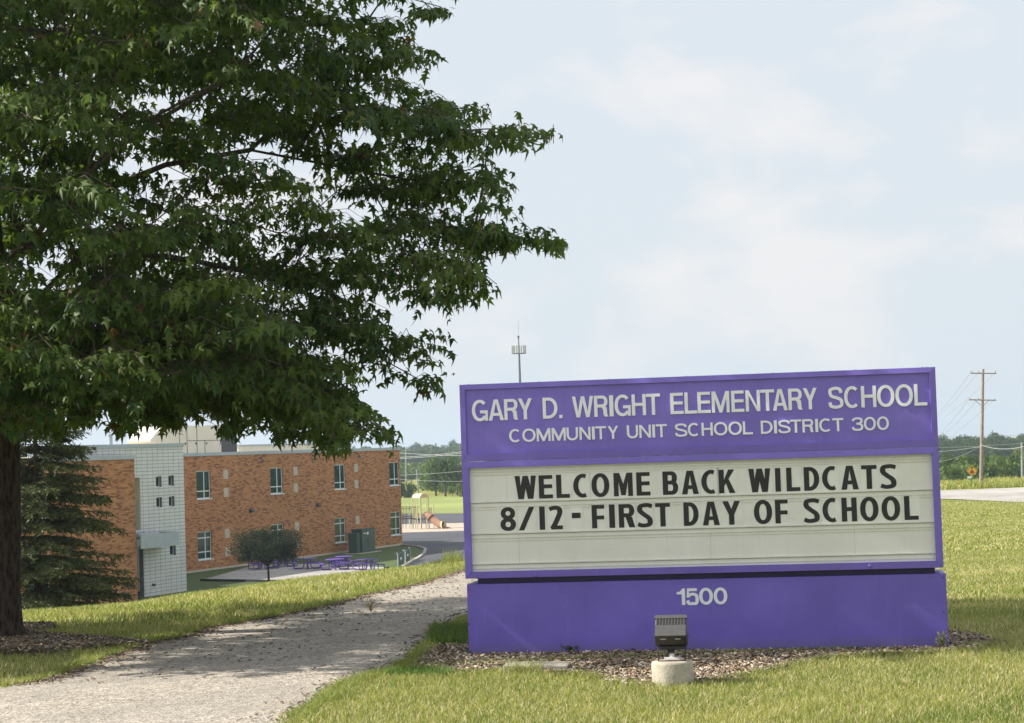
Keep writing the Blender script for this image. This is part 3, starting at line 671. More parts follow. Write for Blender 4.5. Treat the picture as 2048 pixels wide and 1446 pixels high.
# ------------------------------------------------------------ the school
BA = onz(374, 1147, GL); BB = onz(805, 1090, GL)
BD = (BB - BA) / np.linalg.norm(BB - BA); BN = np.array([BD[1], -BD[0], 0.0])
BRZ = math.atan2(BD[1], BD[0])
school = empty('school_building', BA, BRZ, 'two storey orange brick school with a white block entrance bay and metal coping', 'building')
def wl(x, y, off=0.0):
    q = onplane(x, y, BA + BN * off, BN); return float((q - BA) @ BD), float(q[2] - GL)
def loc(x, y, z=0.0):
    q = onz(x, y, GL + z) - BA; return float(q @ BD), float(-(q @ BN))     # local x, local y on a level
def mk_brick():
    m, nt, b, o = newmat('orange_brick')
    tc = nt.nodes.new('ShaderNodeTexCoord'); tc.name = 'tc'; sp = nt.nodes.new('ShaderNodeSeparateXYZ'); nt.links.new(tc.outputs['Object'], sp.inputs[0])
    ad = nt.nodes.new('ShaderNodeMath'); ad.operation = 'ADD'; nt.links.new(sp.outputs[0], ad.inputs[0]); nt.links.new(sp.outputs[1], ad.inputs[1])
    cb = nt.nodes.new('ShaderNodeCombineXYZ'); nt.links.new(ad.outputs[0], cb.inputs[0]); nt.links.new(sp.outputs[2], cb.inputs[1])
    br = nt.nodes.new('ShaderNodeTexBrick'); nt.links.new(cb.outputs[0], br.inputs['Vector'])
    br.inputs['Scale'].default_value = 1; br.inputs['Brick Width'].default_value = .41; br.inputs['Row Height'].default_value = .102; br.inputs['Mortar Size'].default_value = .007
    br.inputs['Color1'].default_value = (0, 0, 0, 1); br.inputs['Color2'].default_value = (1, 1, 1, 1); br.inputs['Mortar'].default_value = (.5, .5, .5, 1)
    c = ramp(nt, br.outputs['Color'], [(.0, (.22, .09, .038)), (.22, (.29, .122, .05)), (.3, (.40, .185, .078)), (.7, (.465, .215, .092)), (1, (.53, .26, .115))])
    c = mixc(nt, br.outputs['Fac'], c, (.26, .15, .08))
    n = noise(nt, .35, 5, .6); c = mixc(nt, .7, c, ramp(nt, n, [(.3, (.85, .85, .85)), (.7, (1.12, 1.12, 1.12))]), 'MULTIPLY')
    nt.links.new(c, b.inputs['Base Color']); b.inputs['Roughness'].default_value = .85; b.inputs['Specular IOR Level'].default_value = .2
    return m
M['brick'] = mk_brick()
M['cmu'] = plain('glazed_white_block', (.63, .65, .66), .45, .07, 1.5)
M['joint'] = plain('block_joint', (.16, .17, .18), .8, .1)
M['coping'] = plain('blue_grey_coping', (.36, .42, .47), .4, .08, 1, metal=.2)
M['winframe'] = plain('window_frame_white', (.66, .70, .70), .4, .05)
M['stone'] = plain('limestone', (.50, .45, .36), .8, .1, 3)
M['cream'] = plain('cream_metal', (.70, .68, .58), .45, .06, .8)
M['louvre'] = plain('dark_louvre', (.05, .055, .065), .5, .2)
M['green_box'] = plain('green_enamel', (.035, .075, .06), .45, .12, 2)
def mk_glass(c):
    m, nt, b, o = newmat('window_glass')
    n = noise(nt, .8, 3); nt.links.new(ramp(nt, n, [(.35, tuple(v * .5 for v in c)), (.65, c)]), b.inputs['Base Color'])
    b.inputs['Roughness'].default_value = .06; b.inputs['Specular IOR Level'].default_value = .22; return m
M['glass'] = mk_glass((.008, .055, .055))
def wall(x0, x1, z0, z1, y, t, holes, name, mat, rev=None):
    """slab from y (outer face) to y+t with openings"""
    xs = sorted({x0, x1, *[h[0] for h in holes], *[h[1] for h in holes]}); zs = sorted({z0, z1, *[h[2] for h in holes], *[h[3] for h in holes]})
    mb = MB()
    for i in range(len(xs) - 1):
        for j in range(len(zs) - 1):
            cx, cz = (xs[i] + xs[i + 1]) / 2, (zs[j] + zs[j + 1]) / 2
            if any(h[0] < cx < h[1] and h[2] < cz < h[3] for h in holes): continue
            for yy in (y, y + t): mb.add([(xs[i], yy, zs[j]), (xs[i + 1], yy, zs[j]), (xs[i + 1], yy, zs[j + 1]), (xs[i], yy, zs[j + 1])], [(0, 1, 2, 3)])
    for a0, a1, b0, b1 in [(x0, x1, z0, z1)] + list(holes):
        mb.add([(a0, y, b0), (a1, y, b0), (a1, y, b1), (a0, y, b1), (a0, y + t, b0), (a1, y + t, b0), (a1, y + t, b1), (a0, y + t, b1)], [(0, 1, 5, 4), (1, 2, 6, 5), (2, 3, 7, 6), (3, 0, 4, 7)])
    return mb.build(name, mat, school)
def window(x0, x1, z0, z1, y, kind):
    w, hh = x1 - x0, z1 - z0; fy = y + .10
    f = MB(); b = .075
    f.box(x0, x1, fy, fy + .06, z1 - b, z1).box(x0, x1, fy, fy + .06, z0, z0 + b).box(x0, x0 + b, fy, fy + .06, z0 + b, z1 - b).box(x1 - b, x1, fy, fy + .06, z0 + b, z1 - b)
    xm = x0 + w * .60; f.box(xm - .05, xm + .05, fy, fy + .06, z0 + b, z1 - b)
    cuts = [z0 + hh * .27] + ([z0 + hh * .77] if kind == 'low' else [])
    for zc in cuts: f.box(x0 + b, xm - .05, fy, fy + .06, zc - .04, zc + .04).box(xm + .05, x1 - b, fy, fy + .06, zc - .04, zc + .04)
    wn = f.build('window', M['winframe'], school)
    lv = [z0 + b] + cuts + [z1 - b]
    for xa, xb in ((x0 + b, xm - .05), (xm + .05, x1 - b)):
        for i in range(len(lv) - 1):
            za = lv[i] + (.04 if i else 0); zb = lv[i + 1] - (.04 if i + 2 < len(lv) else 0)
            MB().box(xa - .01, xb + .01, fy + .03, fy + .045, za - .01, zb + .01).build('pane', M['glass'], wn)
    MB().box(x0 - .06, x1 + .1, y - .06, y + .099, z0 - .07, z0 + .012).build('sill', M['winframe'], wn)
HM = 8.93; HL = wl(799, 895)[1]
ups = [(1.66, 5.47), (12.97, 5.47), (24.1, 5.49), (34.86, 5.5)]
los = [(1.64, .88), (12.92, .9), (23.9, .92), (34.86, .98)]
holes = [(x, x + 2.07, z, z + 2.12) for x, z in ups] + [(x, x + 2.05, z, z + 2.12) for x, z in los]
LEN = float(np.linalg.norm(BB - BA))
wall(-17.12, LEN, -1, HM - .22, 0, .3, holes, 'brick_wall', M['brick'])
for x, z in ups: window(x, x + 2.07, z, z + 2.12, 0, 'up')
for x, z in los: window(x, x + 2.05, z, z + 2.12, 0, 'low')
MB().box(-17.12, LEN + .06, -.07, .36, HM - .22, HM + .03).build('coping', M['coping'], school)
MB().box(-17.12, LEN + .04, -.04, -.003, -1, .16).build('foundation', M['stone'], school)
MB().box(-30, LEN - .02, .31, 18, HM - .7, HM - .5).build('roof', M['stone'], school)
MB().box(LEN - .3, LEN, .301, 18, -1, HM - .22).build('end_wall', M['brick'], school)
for sx, top in ((5.6, 1), (16.82, 1), (27.85, 1)):
    for z0 in (6.89, 5.5, 2.33, .9):
        MB().box(sx, sx + .68, -.03, .02, z0, z0 + .70).build('stone_inset', M['stone'], school)
for s_, z_ in ((11.2, 8.2), (20.2, 8.25), (28.3, 8.3)):
    MB().tube([(s_, -.02, z_ + .22), (s_, -.22, z_ + .22), (s_, -.3, z_ + .05)], .05, 8).lathe([(.05, .05), (.17, -.12), (.17, -.16)], 10, (s_, -.3, z_)).build('wall_lamp', M['louvre'], school)
for s_, z_ in ((9.6, 4.25), (20.8, 4.28)):
    mb = MB(); mb.prism([(0, .2), (-.32, .02), (-.3, -.12), (0, -.12)], s_ - .2, s_ + .2, lambda a, b, d: (d, a, b + z_)); mb.build('wall_lamp', M['louvre'], school)
# white block bay
yw = -10.54; xw1 = -17.12; xw0 = -32.0; HW = 9.53
def wz(p, off=10.54): return wl(p[0], p[1], off)
ws = []
for (x0, y0, x1, y1) in ((311, 953, 323, 973.5), (336, 951, 347.5, 971.5), (312, 995, 324, 1014.5), (337, 993, 348.5, 1012.5), (339, 1091, 351.5, 1110)):
    a, b = wz((x0, y0)), wz((x1, y1)); ws.append((a[0], b[0], b[1], a[1]))
nx = wz((281, 1000))[0]
notch = (-27.5, nx, 4.2, wz((281, 955))[1]); door = (-27.5, nx + .15, -1, 3.35)
wall(xw0, xw1, -1, HW - .2, yw, .3, ws + [notch, door], 'block_wall', M['joint'])
# facing blocks
bh, bw = .2235, .61; bmk = MB(); z = -.0
k = 0
while z < HW - .25:
    x = xw1 - bw
    while x > xw0:
        a0, a1, c0, c1 = x + .016, x + bw - .016, z + .012, min(z + bh - .012, HW - .205)
        segs = [(a0, a1, c0, c1)]
        for hl in ws + [notch, door]:
            ns = []
            for s in segs:
                if s[0] < hl[1] and s[1] > hl[0] and s[2] < hl[3] and s[3] > hl[2]:
                    if s[0] < hl[0]: ns.append((s[0], hl[0], s[2], s[3]))
                    if s[1] > hl[1]: ns.append((hl[1], s[1], s[2], s[3]))
                    m0, m1 = max(s[0], hl[0]), min(s[1], hl[1])
                    if s[2] < hl[2]: ns.append((m0, m1, s[2], hl[2]))
                    if s[3] > hl[3]: ns.append((m0, m1, hl[3], s[3]))
                else: ns.append(s)
            segs = ns
        for s in segs:
            if s[1] - s[0] > .01 and s[3] - s[2] > .01: bmk.box(s[0], s[1], yw - .018, yw - .001, s[2], s[3])
        x -= bw
    z += bh; k += 1
tag(bmk.build('facing_block', M['cmu'], school), kind='stuff')
MB().box(xw0, xw1 + .05, yw - .08, yw + .36, HW - .2, HW + .02).build('coping', M['coping'], school)
MB().box(xw1 - .3, xw1 - .001, yw + .301, -.001, -1, HW - .2).build('end_wall', M['cmu'], school)
MB().box(xw0, xw1 - .31, yw + .31, 6, HW - .8, HW - .6).build('roof', M['stone'], school)
for (a0, a1, c0, c1) in ws:
    f = MB(); f.box(a0, a1, yw + .16, yw + .2, c0, c0 + .05).box(a0, a1, yw + .16, yw + .2, c1 - .05, c1).box(a0, a0 + .05, yw + .16, yw + .2, c0 + .05, c1 - .05).box(a1 - .05, a1, yw + .16, yw + .2, c0 + .05, c1 - .05)
    wn = f.build('window', M['winframe'], school); MB().box(a0 + .04, a1 - .04, yw + .18, yw + .19, c0 + .04, c1 - .04).build('pane', M['glass'], wn)
# recess behind the notch: back, and cheek with sunlight put into its cream
MB().box(nx - .04, nx - .002, yw + .002, yw + 2.95, 4.2, notch[3] - .002).build('recess_cheek', M['cream'], school)
MB().box(-27.5, nx, yw + 3, yw + 3.1, -1, HW - 1).build('recess_wall', M['cream'], school)
MB().box(-27.5, nx + .15, yw + .7, yw + .8, -1, 3.3).build('entrance_door', M['louvre'], school)
MB().box(-27.5, nx - .001, yw + .301, yw + 3, 3.4, 4.15).build('recess_floor', M['joint'], school)
# canopy over the entrance
ce = wl(357, 1066, 11.9)[0]
mb = MB(); cyf = -11.95
mb.box(-24.46, ce, cyf, cyf + .08, 3.12, 3.98).box(ce - .08, ce, cyf + .081, yw - .02, 3.12, 3.98).box(-24.46, ce - .09, cyf + .09, yw - .02, 3.3, 3.72)
cn = mb.build('canopy', M['coping'], school)
MB().box(-24.46, ce - .1, cyf + .1, yw - .03, 3.725, 3.78).build('canopy_roof', M['louvre'], cn)
MB().box(-24.46, ce - 2.4, yw - .5, yw - .02, 4.02, 4.12).build('flashing', M['coping'], cn)
sp_ = wl(305, 1169, 10.54); MB().tube([(sp_[0], yw + .1, sp_[1]), (sp_[0], yw - .2, sp_[1] - .03)], .08, 10).build('spout', M['louvre'], school)
# left brick wing, nearer
yl = -11.63; xl1 = -24.5; HB = 8.84
lh = [(-35.75, -33.4, .72, 2.62), (-35.75, -33.4, 5.4, 7.5), (-47, -44.7, .72, 2.62), (-47, -44.7, 5.4, 7.5)]
wall(-62, xl1, -2, HB - .22, yl, .3, lh, 'brick_wall', M['brick'])
for h_ in lh: window(*h_, yl, 'low')
MB().box(-62, xl1 + .05, yl - .07, yl + .4, HB - .22, HB + .02).build('coping', M['coping'], school)
MB().box(xl1 - .3, xl1 - .001, yl + .301, yw - .1, -1, HB - .22).build('end_wall', M['brick'], school)
MB().box(-62, xl1 - .31, yl + .31, 3, HB - .8, HB - .6).build('roof', M['stone'], school)
MB().box(-62, -61.7, yl + .301, 16, -2, HB - .22).build('end_wall', M['brick'], school)
# roof plant
def rl(x, y, off): return wl(x, y, -off)
o_ = 5.0
a0 = rl(326, 890, o_)[0]; a1 = rl(443, 890, o_)[0]; a2 = rl(474, 890, o_)[0]; zt = rl(390, 851, o_)[1]; z0_ = HM - .5
ahu = empty('rooftop_air_handler', BA + BD * a0 - BN * o_ + np.array([0, 0, z0_]), BRZ, 'large cream air handling unit with hood and dark louvred end on the school roof', 'air handler')
hA = zt - z0_
MB().box(0, a1 - a0, 0, 2.4, .0, hA).build('casing', M['cream'], ahu, bevel=.03)
for xx, (z1a, z1b) in ((2.4, (0, hA)), (3.5, (0, hA)), (5.0, (0, hA)), (6.2, (0, hA * .6))):
    MB().box(xx, xx + .05, -.03, -.002, z1a + .05, z1b - .05).build('panel_seam', M['joint'], ahu)
MB().box(3.55, a1 - a0 - .1, -.028, -.002, hA * .55, hA * .55 + .05).build('panel_seam', M['joint'], ahu)
for xx in (3.2, 4.8, 6.4): MB().box(xx, xx + .12, -.06, -.002, hA * .45, hA * .5).build('door_handle', M['louvre'], ahu)
mb = MB(); hx = -(a0 - rl(303, 890, o_)[0]); mb.prism([(0, hA * .98), (hx, hA * .60), (hx, hA * .55), (0, hA * .42)], .1, 2.2, lambda a, b, d: (a, d, b)); mb.build('intake_hood', M['cream'], ahu)
lv_ = MB(); lv_.box(a1 - a0 + .01, a2 - a0, .0, 2.4, .0, hA + .05)
for k in range(11): lv_.box(a1 - a0 + .08, a2 - a0 - .06, -.05, -.001, .15 + k * (hA - .2) / 11, .15 + k * (hA - .2) / 11 + .07)
lv_.build('louvre_section', M['louvre'], ahu)
pw = [rl(476, 890, 9), rl(668, 884, 9)]
MB().box(pw[0][0], pw[1][0] - 2, 9, 15, HM - .5, pw[0][1] - .12).build('roof_penthouse', M['cream'], school)
MB().box(pw[0][0] - .1, pw[1][0] - 1.9, 8.9, 15.1, pw[0][1] - .119, pw[0][1] + .02).build('coping', M['coping'], school)
pv = wl(221, 880, 8); zt2 = wl(221, 868, 8)[1]
MB().tube([(pv[0], -8, HW - .8), (pv[0], -8, zt2 - .12)], .13, 10).lathe([(.2, 0), (.2, .12)], 10, (pv[0], -8, zt2 - .119)).build('vent_pipe', M['coping'], school)

# ------------------------------------------------------------ things in the school yard
tb_ = onz(725, 1107, GL)
tf = empty('transformer', tb_, BRZ, 'dark green steel transformer cabinet on a concrete pad against the brick wall', 'transformer')
w1 = loc(749, 1103.5)[0] - loc(725, 1107)[0]
MB().box(0, w1, 0, 1.0, .06, 2.0).build('cabinet', M['green_box'], tf, bevel=.03)
MB().box(-.03, w1 + .04, -.04, 1.04, 2.001, 2.07).build('lid', M['green_box'], tf)
MB().box(w1 * .5 - .012, w1 * .5 + .012, -.012, -.001, .12, 1.95).build('door_seam', M['louvre'], tf)
MB().box(w1 * .42, w1 * .46, -.05, -.001, 1.0, 1.25).build('door_handle', M['louvre'], tf)
MB().box(w1 * .12, w1 * .34, -.014, -.001, 1.66, 1.72).build('notice', M['letter_white'], tf)
MB().box(w1 * .40, w1 * .5 - .02, -.014, -.001, 1.55, 1.78).build('notice', M['letter_white'], tf)
MB().box(-.014, -.001, .35, .6, 1.3, 1.6).build('notice', M['letter_white'], tf)
MB().box(-.65, -.012, .15, 1.0, .06, 1.75).build('side_cabinet', M['green_box'], tf, bevel=.03)
MB().box(-1.0, w1 + .5, -.35, 1.3, -.05, .055).build('pad', M['stone'], tf)
M['tpurple'] = plain('purple_plastisol', (.105, .055, .30), .4, .08)
def picnic():
    r = empty('picnic_table', (0, 0, 0)); 
    MB().lathe([(.66, .72), (.69, .735), (.69, .77), (.66, .785)], 28).build('table_top', M['tpurple'], r)
    for k in range(3):
        a0 = rad(120 * k + 8); a1 = rad(120 * k + 92); P = []
        mb = MB(); n = 10
        for i in range(n + 1):
            a = a0 + (a1 - a0) * i / n
            for rr, z in ((.90, .41), (1.2, .41), (1.2, .48), (.90, .48)): mb.v.append((rr * math.cos(a), rr * math.sin(a), z))
        for i in range(n):
            for q in range(4): mb.f.append((i * 4 + q, i * 4 + (q + 1) % 4, (i + 1) * 4 + (q + 1) % 4, (i + 1) * 4 + q)); mb.m.append(0)
        mb.f += [(0, 1, 2, 3), (n * 4 + 3, n * 4 + 2, n * 4 + 1, n * 4)]; mb.m += [0, 0]
        mb.build('bench', M['tpurple'], r)
        for aa in (a0 + .22, a1 - .22):
            c, s = math.cos(aa), math.sin(aa)
            MB().tube([(.28 * c, .28 * s, .74), (.30 * c, .30 * s, .25), (.40 * c, .40 * s, .06), (.62 * c, .62 * s, .03), (1.02 * c, 1.02 * s, .03), (1.14 * c, 1.14 * s, .08), (1.15 * c, 1.15 * s, .28), (1.08 * c, 1.08 * s, .425)], .038, 7).build('leg', M['tpurple'], r)
    return r
tspots = [((670, 1140), 'nearest centre of the gravel pad, second from its right end'), ((688, 1134), 'half hidden behind another table, close to the green transformer'), ((737, 1141), 'at the right end of the gravel pad'), ((615, 1138), 'just right of the small round tree'), ((566, 1134), 'behind the crown of the small round tree'), ((527, 1138.5), 'left of the small tree trunk')]
p0 = picnic()
for i, ((x, y), tx_) in enumerate(tspots):
    o = p0 if i == 0 else copy_tree(p0); q = onz(x, y, GL); o.location = (q[0], q[1], GL + .03); o.rotation_euler = (rad(4) if i == 2 else 0, rad(5) if i == 2 else 0, i * .7 + .3)
    tag(o, 'round purple metal picnic table ' + tx_, 'picnic table', 'purple picnic tables on the gravel pad')
# black edging of the gravel pad
M['edging'] = plain('black_edging', (.012, .012, .014), .6, .2)
e0, e1 = onz(402, 1162.5, GL), onz(640, 1166, GL)
def timber(p, q, label):
    d = q - p; o = MB().box(0, float(np.linalg.norm(d)), -.08, .08, -.02, .17).build('edging', M['edging']); o.location = tuple(p); o.rotation_euler = (0, 0, math.atan2(d[1], d[0])); tag(o, label, 'edging')
timber(e0, e1, 'long black plastic edging along the front of the gravel pad')
timber(onz(768, 1138.5, GL), onz(778.5, 1138, GL), 'short black edging piece at the right end of the gravel pad')
# two green slatted bike racks
M['rack'] = plain('rack_green', (.06, .105, .10), .5, .1)
def rack():
    r = empty('bike_rack', (0, 0, 0)); Ls = 1.15
    for k in range(5):
        x = k * Ls / 5 + .03
        MB().box(x, x + .13, -.02, .02, .06, .96 - .02 * (k % 2)).build('slat', M['rack'], r)
    MB().box(0, Ls, .021, .05, .25, .33).build('rail', M['rack'], r); MB().box(0, Ls, .021, .05, .72, .80).build('rail', M['rack'], r)
    MB().box(.4, .62, -.032, -.021, .45, .62).build('plate', M['letter_white'], r)
    for x in (0.02, Ls - .04):
        MB().tube([(x, -.0, .0), (x, .0, .9), (x, .05, 1.0), (x, .12, 1.03)], .025, 7).build('post', M['winframe'], r)
    return r
r0 = rack(); ra, rb, rc_ = onz(796, 1134, GL), onz(809, 1127.5, GL), onz(821, 1121, GL)
for o, p, q, lb in ((r0, ra, rb, 'nearer of two dark green slatted panels on the edge of the yard lawn'), (None, onz(811, 1126.5, GL), rc_, 'farther of two dark green slatted panels beside the asphalt drive')):
    o = o or copy_tree(r0); d = q - p; o.location = (p[0], p[1], GL); o.rotation_euler = (0, 0, math.atan2(d[1], d[0])); o.scale = (float(np.linalg.norm(d)) / 1.15, 1, 1); tag(o, lb, 'bike rack', 'green slatted racks by the drive')

# ------------------------------------------------------------ play tower
M['tan'] = plain('tan_post', (.56, .50, .34), .5, .06)
M['tanroof'] = plain('tan_plastic', (.62, .55, .38), .5, .06)
M['orange'] = plain('orange_brown_plastic', (.42, .23, .145), .4, .12, 2)
M['black'] = plain('black_steel', (.02, .02, .02), .5, .2)
pb = onz(842, 1058.5, GL); YP = pb[1]
tower = empty('playground', (pb[0], pb[1], GL), 0, 'tan playground tower with barrel roof, black railings and orange tube slide', 'playground')
s2 = .87; cor = {'front': (0, 0), 'right': (s2, s2 * .8), 'left': (-s2, s2 * .8), 'back': (0, 2 * s2 * .8)}
TOPZ = (1058.5 - 990) / 4000 * YP; DK = 1.15
for nme, (x, y) in cor.items():
    MB().tube([(x, y, 0), (x, y, TOPZ - .35)], .06, 10).build('post', M['tan'], tower)
# barrel roof: arch over front-right and left-back sides
fr, rt, lf, bk = [np.array(cor[k]) for k in ('front', 'right', 'left', 'back')]
mb = MB(); n = 14
for (p, q) in ((fr, rt), (lf, bk)):
    mid = (p + q) / 2; hv = (q - p) / 2; ins = (bk - rt) * (.0)
    for i in range(n + 1):
        t = math.pi * i / n
        for k_, zoff in ((1.06, .04), (1.0, 0)):
            v = mid - hv * math.cos(t) * k_; mb.v.append((v[0], v[1], TOPZ - .35 + .45 * math.sin(t) * k_ + (0)))
for i in range(n):
    a = 2 * i; b = 2 * (n + 1) + 2 * i
    mb.f += [(a, a + 2, b + 2, b), (a + 1, b + 1, b + 3, a + 3), (a, a + 1, a + 3, a + 2), (b, b + 2, b + 3, b + 1)]; mb.m += [0] * 4
mb.build('roof', M['tanroof'], tower)
for (p, q) in ((fr, rt), (lf, bk)):
    mid = (p + q) / 2; hv = (q - p) / 2
    MB().tube([(*(mid - hv * math.cos(math.pi * i / 14)), TOPZ - .35 + .47 * math.sin(math.pi * i / 14)) for i in range(15)], .065, 8).build('arch', M['tan'], tower)
mb = MB(); mb.prism([tuple(fr), tuple(rt), tuple(bk), tuple(lf)], DK - .08, DK, lambda a, b, d: (a, b, d)); mb.build('deck', M['black'], tower)
# slide tube
dirv = (fr + rt) / 2 - (lf + bk) / 2; dirv = dirv / np.linalg.norm(dirv); st = (fr + rt) / 2 + np.array([.1, -.05]); ex = at(884, 1050, YP - .6); ex = np.array([ex[0] - pb[0], ex[1] - pb[1]])
pts = []; zs_ = [1.62, 1.58, 1.3, .95, .62, .42, .36]; ts = [0, .1, .3, .52, .74, .9, 1.0]
for t, z in zip(ts, zs_): v = st * (1 - t) + ex * t; pts.append((v[0], v[1], z))
pts = [tuple(p) for p in smooth([(*p,) for p in pts], 5)] if False else pts
MB().tube(pts, [.36, .38, .39, .40, .40, .41, .42], 16, caps=False).build('slide_tube', M['orange'], tower, True)
for t in (.33,):
    v = st * (1 - t) + ex * t; w = st * (1 - t - .05) + ex * (t + .05)
    MB().tube([(v[0], v[1], 1.26), (w[0], w[1], 1.17)], .45, 16).build('collar', M['black'], tower)
ed = (ex - st) / np.linalg.norm(ex - st)
mb = MB(); mb.tube([(ex[0], ex[1], .36), (*(ex + ed * .25), .38)], [.42, .56], 16, caps=False); mb.build('exit_hood', M['tanroof'], tower, True)
mb = MB(); pr = [(-.34, .22), (-.26, .04), (.0, .0), (.26, .04), (.34, .22)]; sd = np.array([-ed[1], ed[0]])
for j, (dd, zz, k_) in enumerate(((.0, .06, 1), (.35, .05, 1), (.75, .05, .9), (.95, .02, .8))):
    for a, b in pr: p = ex + ed * dd + sd * a * k_; mb.v.append((p[0], p[1], zz + b * (1 - j * .25)))
for j in range(3):
    for k in range(4): mb.f.append((j * 5 + k, j * 5 + k + 1, j * 5 + k + 6, j * 5 + k + 5)); mb.m.append(0)
mb.build('slide_lip', M['orange'], tower)
MB().lathe([(.30, 0), (.30, .04)], 16).build('entry_panel', M['orange'], tower).matrix_local = Matrix.Translation((st[0] - .05, st[1] + .02, 1.6)) @ Matrix.Rotation(rad(90), 4, 'Y')
mb = MB(); mb.prism([(0, 0), (1, 0), (1, 1), (0, 1)], 0, .05, lambda u, v, d: (*(lf * (1 - u) + fr * u), DK + .05 + v * .55)); mb.build('side_panel', M['tanroof'], tower)
# further short posts and the black railings of the ramp to the left
for x, yt, dy in ((818, 1008, 1.6), (829.5, 1006, 2.6), (834, 1012, .2), (852.5, 1006, 2.4), (857, 1012, 1.2), (866.5, 1008, 2.0)):
    p = at(x, yt, YP + dy); MB().tube([(p[0] - pb[0], p[1] - pb[1], 0), (p[0] - pb[0], p[1] - pb[1], p[2] - GL)], .06, 8).build('post', M['tan'], tower)
def bar(x0, y0, x1, y1, dy=.3, r=.03, nm='rail', nseg=1, sag=0):
    P = []
    for i in range(nseg + 1):
        t = i / nseg; p = at(x0 + (x1 - x0) * t, y0 + (y1 - y0) * t - sag * math.sin(math.pi * t), YP + dy); P.append((p[0] - pb[0], p[1] - pb[1], p[2] - GL))
    MB().tube(P, r, 6).build(nm, M['black'], tower)
bar(800, 1013.5, 840, 1014, .3, .035); bar(800, 1018, 823, 1017, .3, .03); bar(798, 1039, 840, 1040, .3, .06, 'ramp_edge', 6, 2.5); bar(800, 1035, 838, 1036, 1.3, .04, 'ramp_edge', 6, 2.5)
for i in range(12): bar(801 + i * 3.1, 1014, 801 + i * 3.1, 1037, .3, .024, 'baluster')
for x in (806, 812, 824, 834.5, 852): bar(x, 1038, x, 1057, .3 if x < 845 else 1.4, .03, 'leg')
for x0, x1 in ((857, 864),): 
    for k in range(5): bar(x0 + k * 1.6, 1015, x0 + k * 1.6, 1038, 1.6, .014, 'baluster')

# ------------------------------------------------------------ trees: foliage builders
def quad_leaves(C, Nn, size, asp, rngl):
    """bent leaf clumps: C centres, Nn normals -> V, F (quads)"""
    n = len(C); t = rngl.normal(size=(n, 3)); t -= (t * Nn).sum(1)[:, None] * Nn; t /= np.linalg.norm(t, axis=1)[:, None] + 1e-9; b = np.cross(Nn, t)
    s = size[:, None]; j = lambda: rngl.uniform(.6, 1.15, (n, 1))
    V = np.stack([C - t * s * j(), C + b * s * asp * j() + Nn * s * .2, C + t * s * j(), C - b * s * asp * j() - Nn * s * .15], 1)
    return V.reshape(-1, 3), np.arange(4 * n).reshape(n, 4)
def crown_mesh(seed, n=2200, lobes=9, cols=((.05, .085, .02), (.085, .13, .03)), size=.22, squash=.9):
    """crown in a box about 8 wide, 7 tall, base at z=0"""
    g = np.random.default_rng(seed); L_ = []
    for i in range(lobes):
        a = g.uniform(0, 2 * math.pi); r = g.uniform(.6, 2.4) if i else 0; z = g.uniform(1.5, 5.0) if i else 4.6
        L_.append((r * math.cos(a), r * math.sin(a), z * squash, g.uniform(1.1, 2.0) * (1.1 if z < 4 else .85)))
    L_ = np.array(L_); w = L_[:, 3] ** 2; k = g.choice(lobes, n, p=w / w.sum())
    d = g.normal(size=(n, 3)); d /= np.linalg.norm(d, axis=1)[:, None]
    R = L_[k, 3] * g.uniform(.55, 1.06, n) * (1 + .16 * np.sin(d[:, 0] * 7 + k) * np.cos(d[:, 2] * 6 + 2 * k))
    C = L_[k, :3] + d * R[:, None] * np.array([1, 1, .85]); nn = d + g.normal(size=(n, 3)) * .55; nn /= np.linalg.norm(nn, axis=1)[:, None]
    V, F = quad_leaves(C, nn, g.uniform(.6, 1.3, n) * size, .75, g)
    c0, c1 = np.array(cols[0]), np.array(cols[1]); t = np.clip(g.normal(.5, .28, n) + g.normal(0, .25, lobes)[k], 0, 1)[:, None]
    col = np.repeat(c0 * (1 - t) + c1 * t, 4, 0); return V, F, col
def tree_variant(seed, cols, **kw):
    V, F, col = crown_mesh(seed, cols=cols, **kw)
    o = mesh_np('crown', V, 4, F, M['far_leaf'], None, col); me = o.data; bpy.data.objects.remove(o)
    mb = MB(); g = random.Random(seed); top = Vector((0, 0, 2.2))
    mb.tube([(0, 0, -2.6), (.05, 0, -.5), (0, .05, 2.6)], [.22, .17, .1], 7)
    for k in range(5):
        a = k * 1.3 + g.random(); mb.tube([(0, 0, .2 + .3 * k), (.8 * math.cos(a), .8 * math.sin(a), 1.3 + .4 * k), (1.7 * math.cos(a), 1.7 * math.sin(a), 2.6 + .5 * k)], [.1, .07, .03], 5)
    tr = mb.build('trunk', M['bark']); tm = tr.data; bpy.data.objects.remove(tr)
    return me, tm
GREEN = ((.045, .080, .018), (.10, .15, .035)); DARK = ((.028, .052, .018), (.055, .09, .028)); LIGHT = ((.075, .12, .025), (.15, .20, .05))
VAR = {'g': [tree_variant(100 + i, GREEN) for i in range(4)], 'd': [tree_variant(200 + i, DARK) for i in range(3)], 'l': [tree_variant(300 + i, LIGHT) for i in range(3)]}
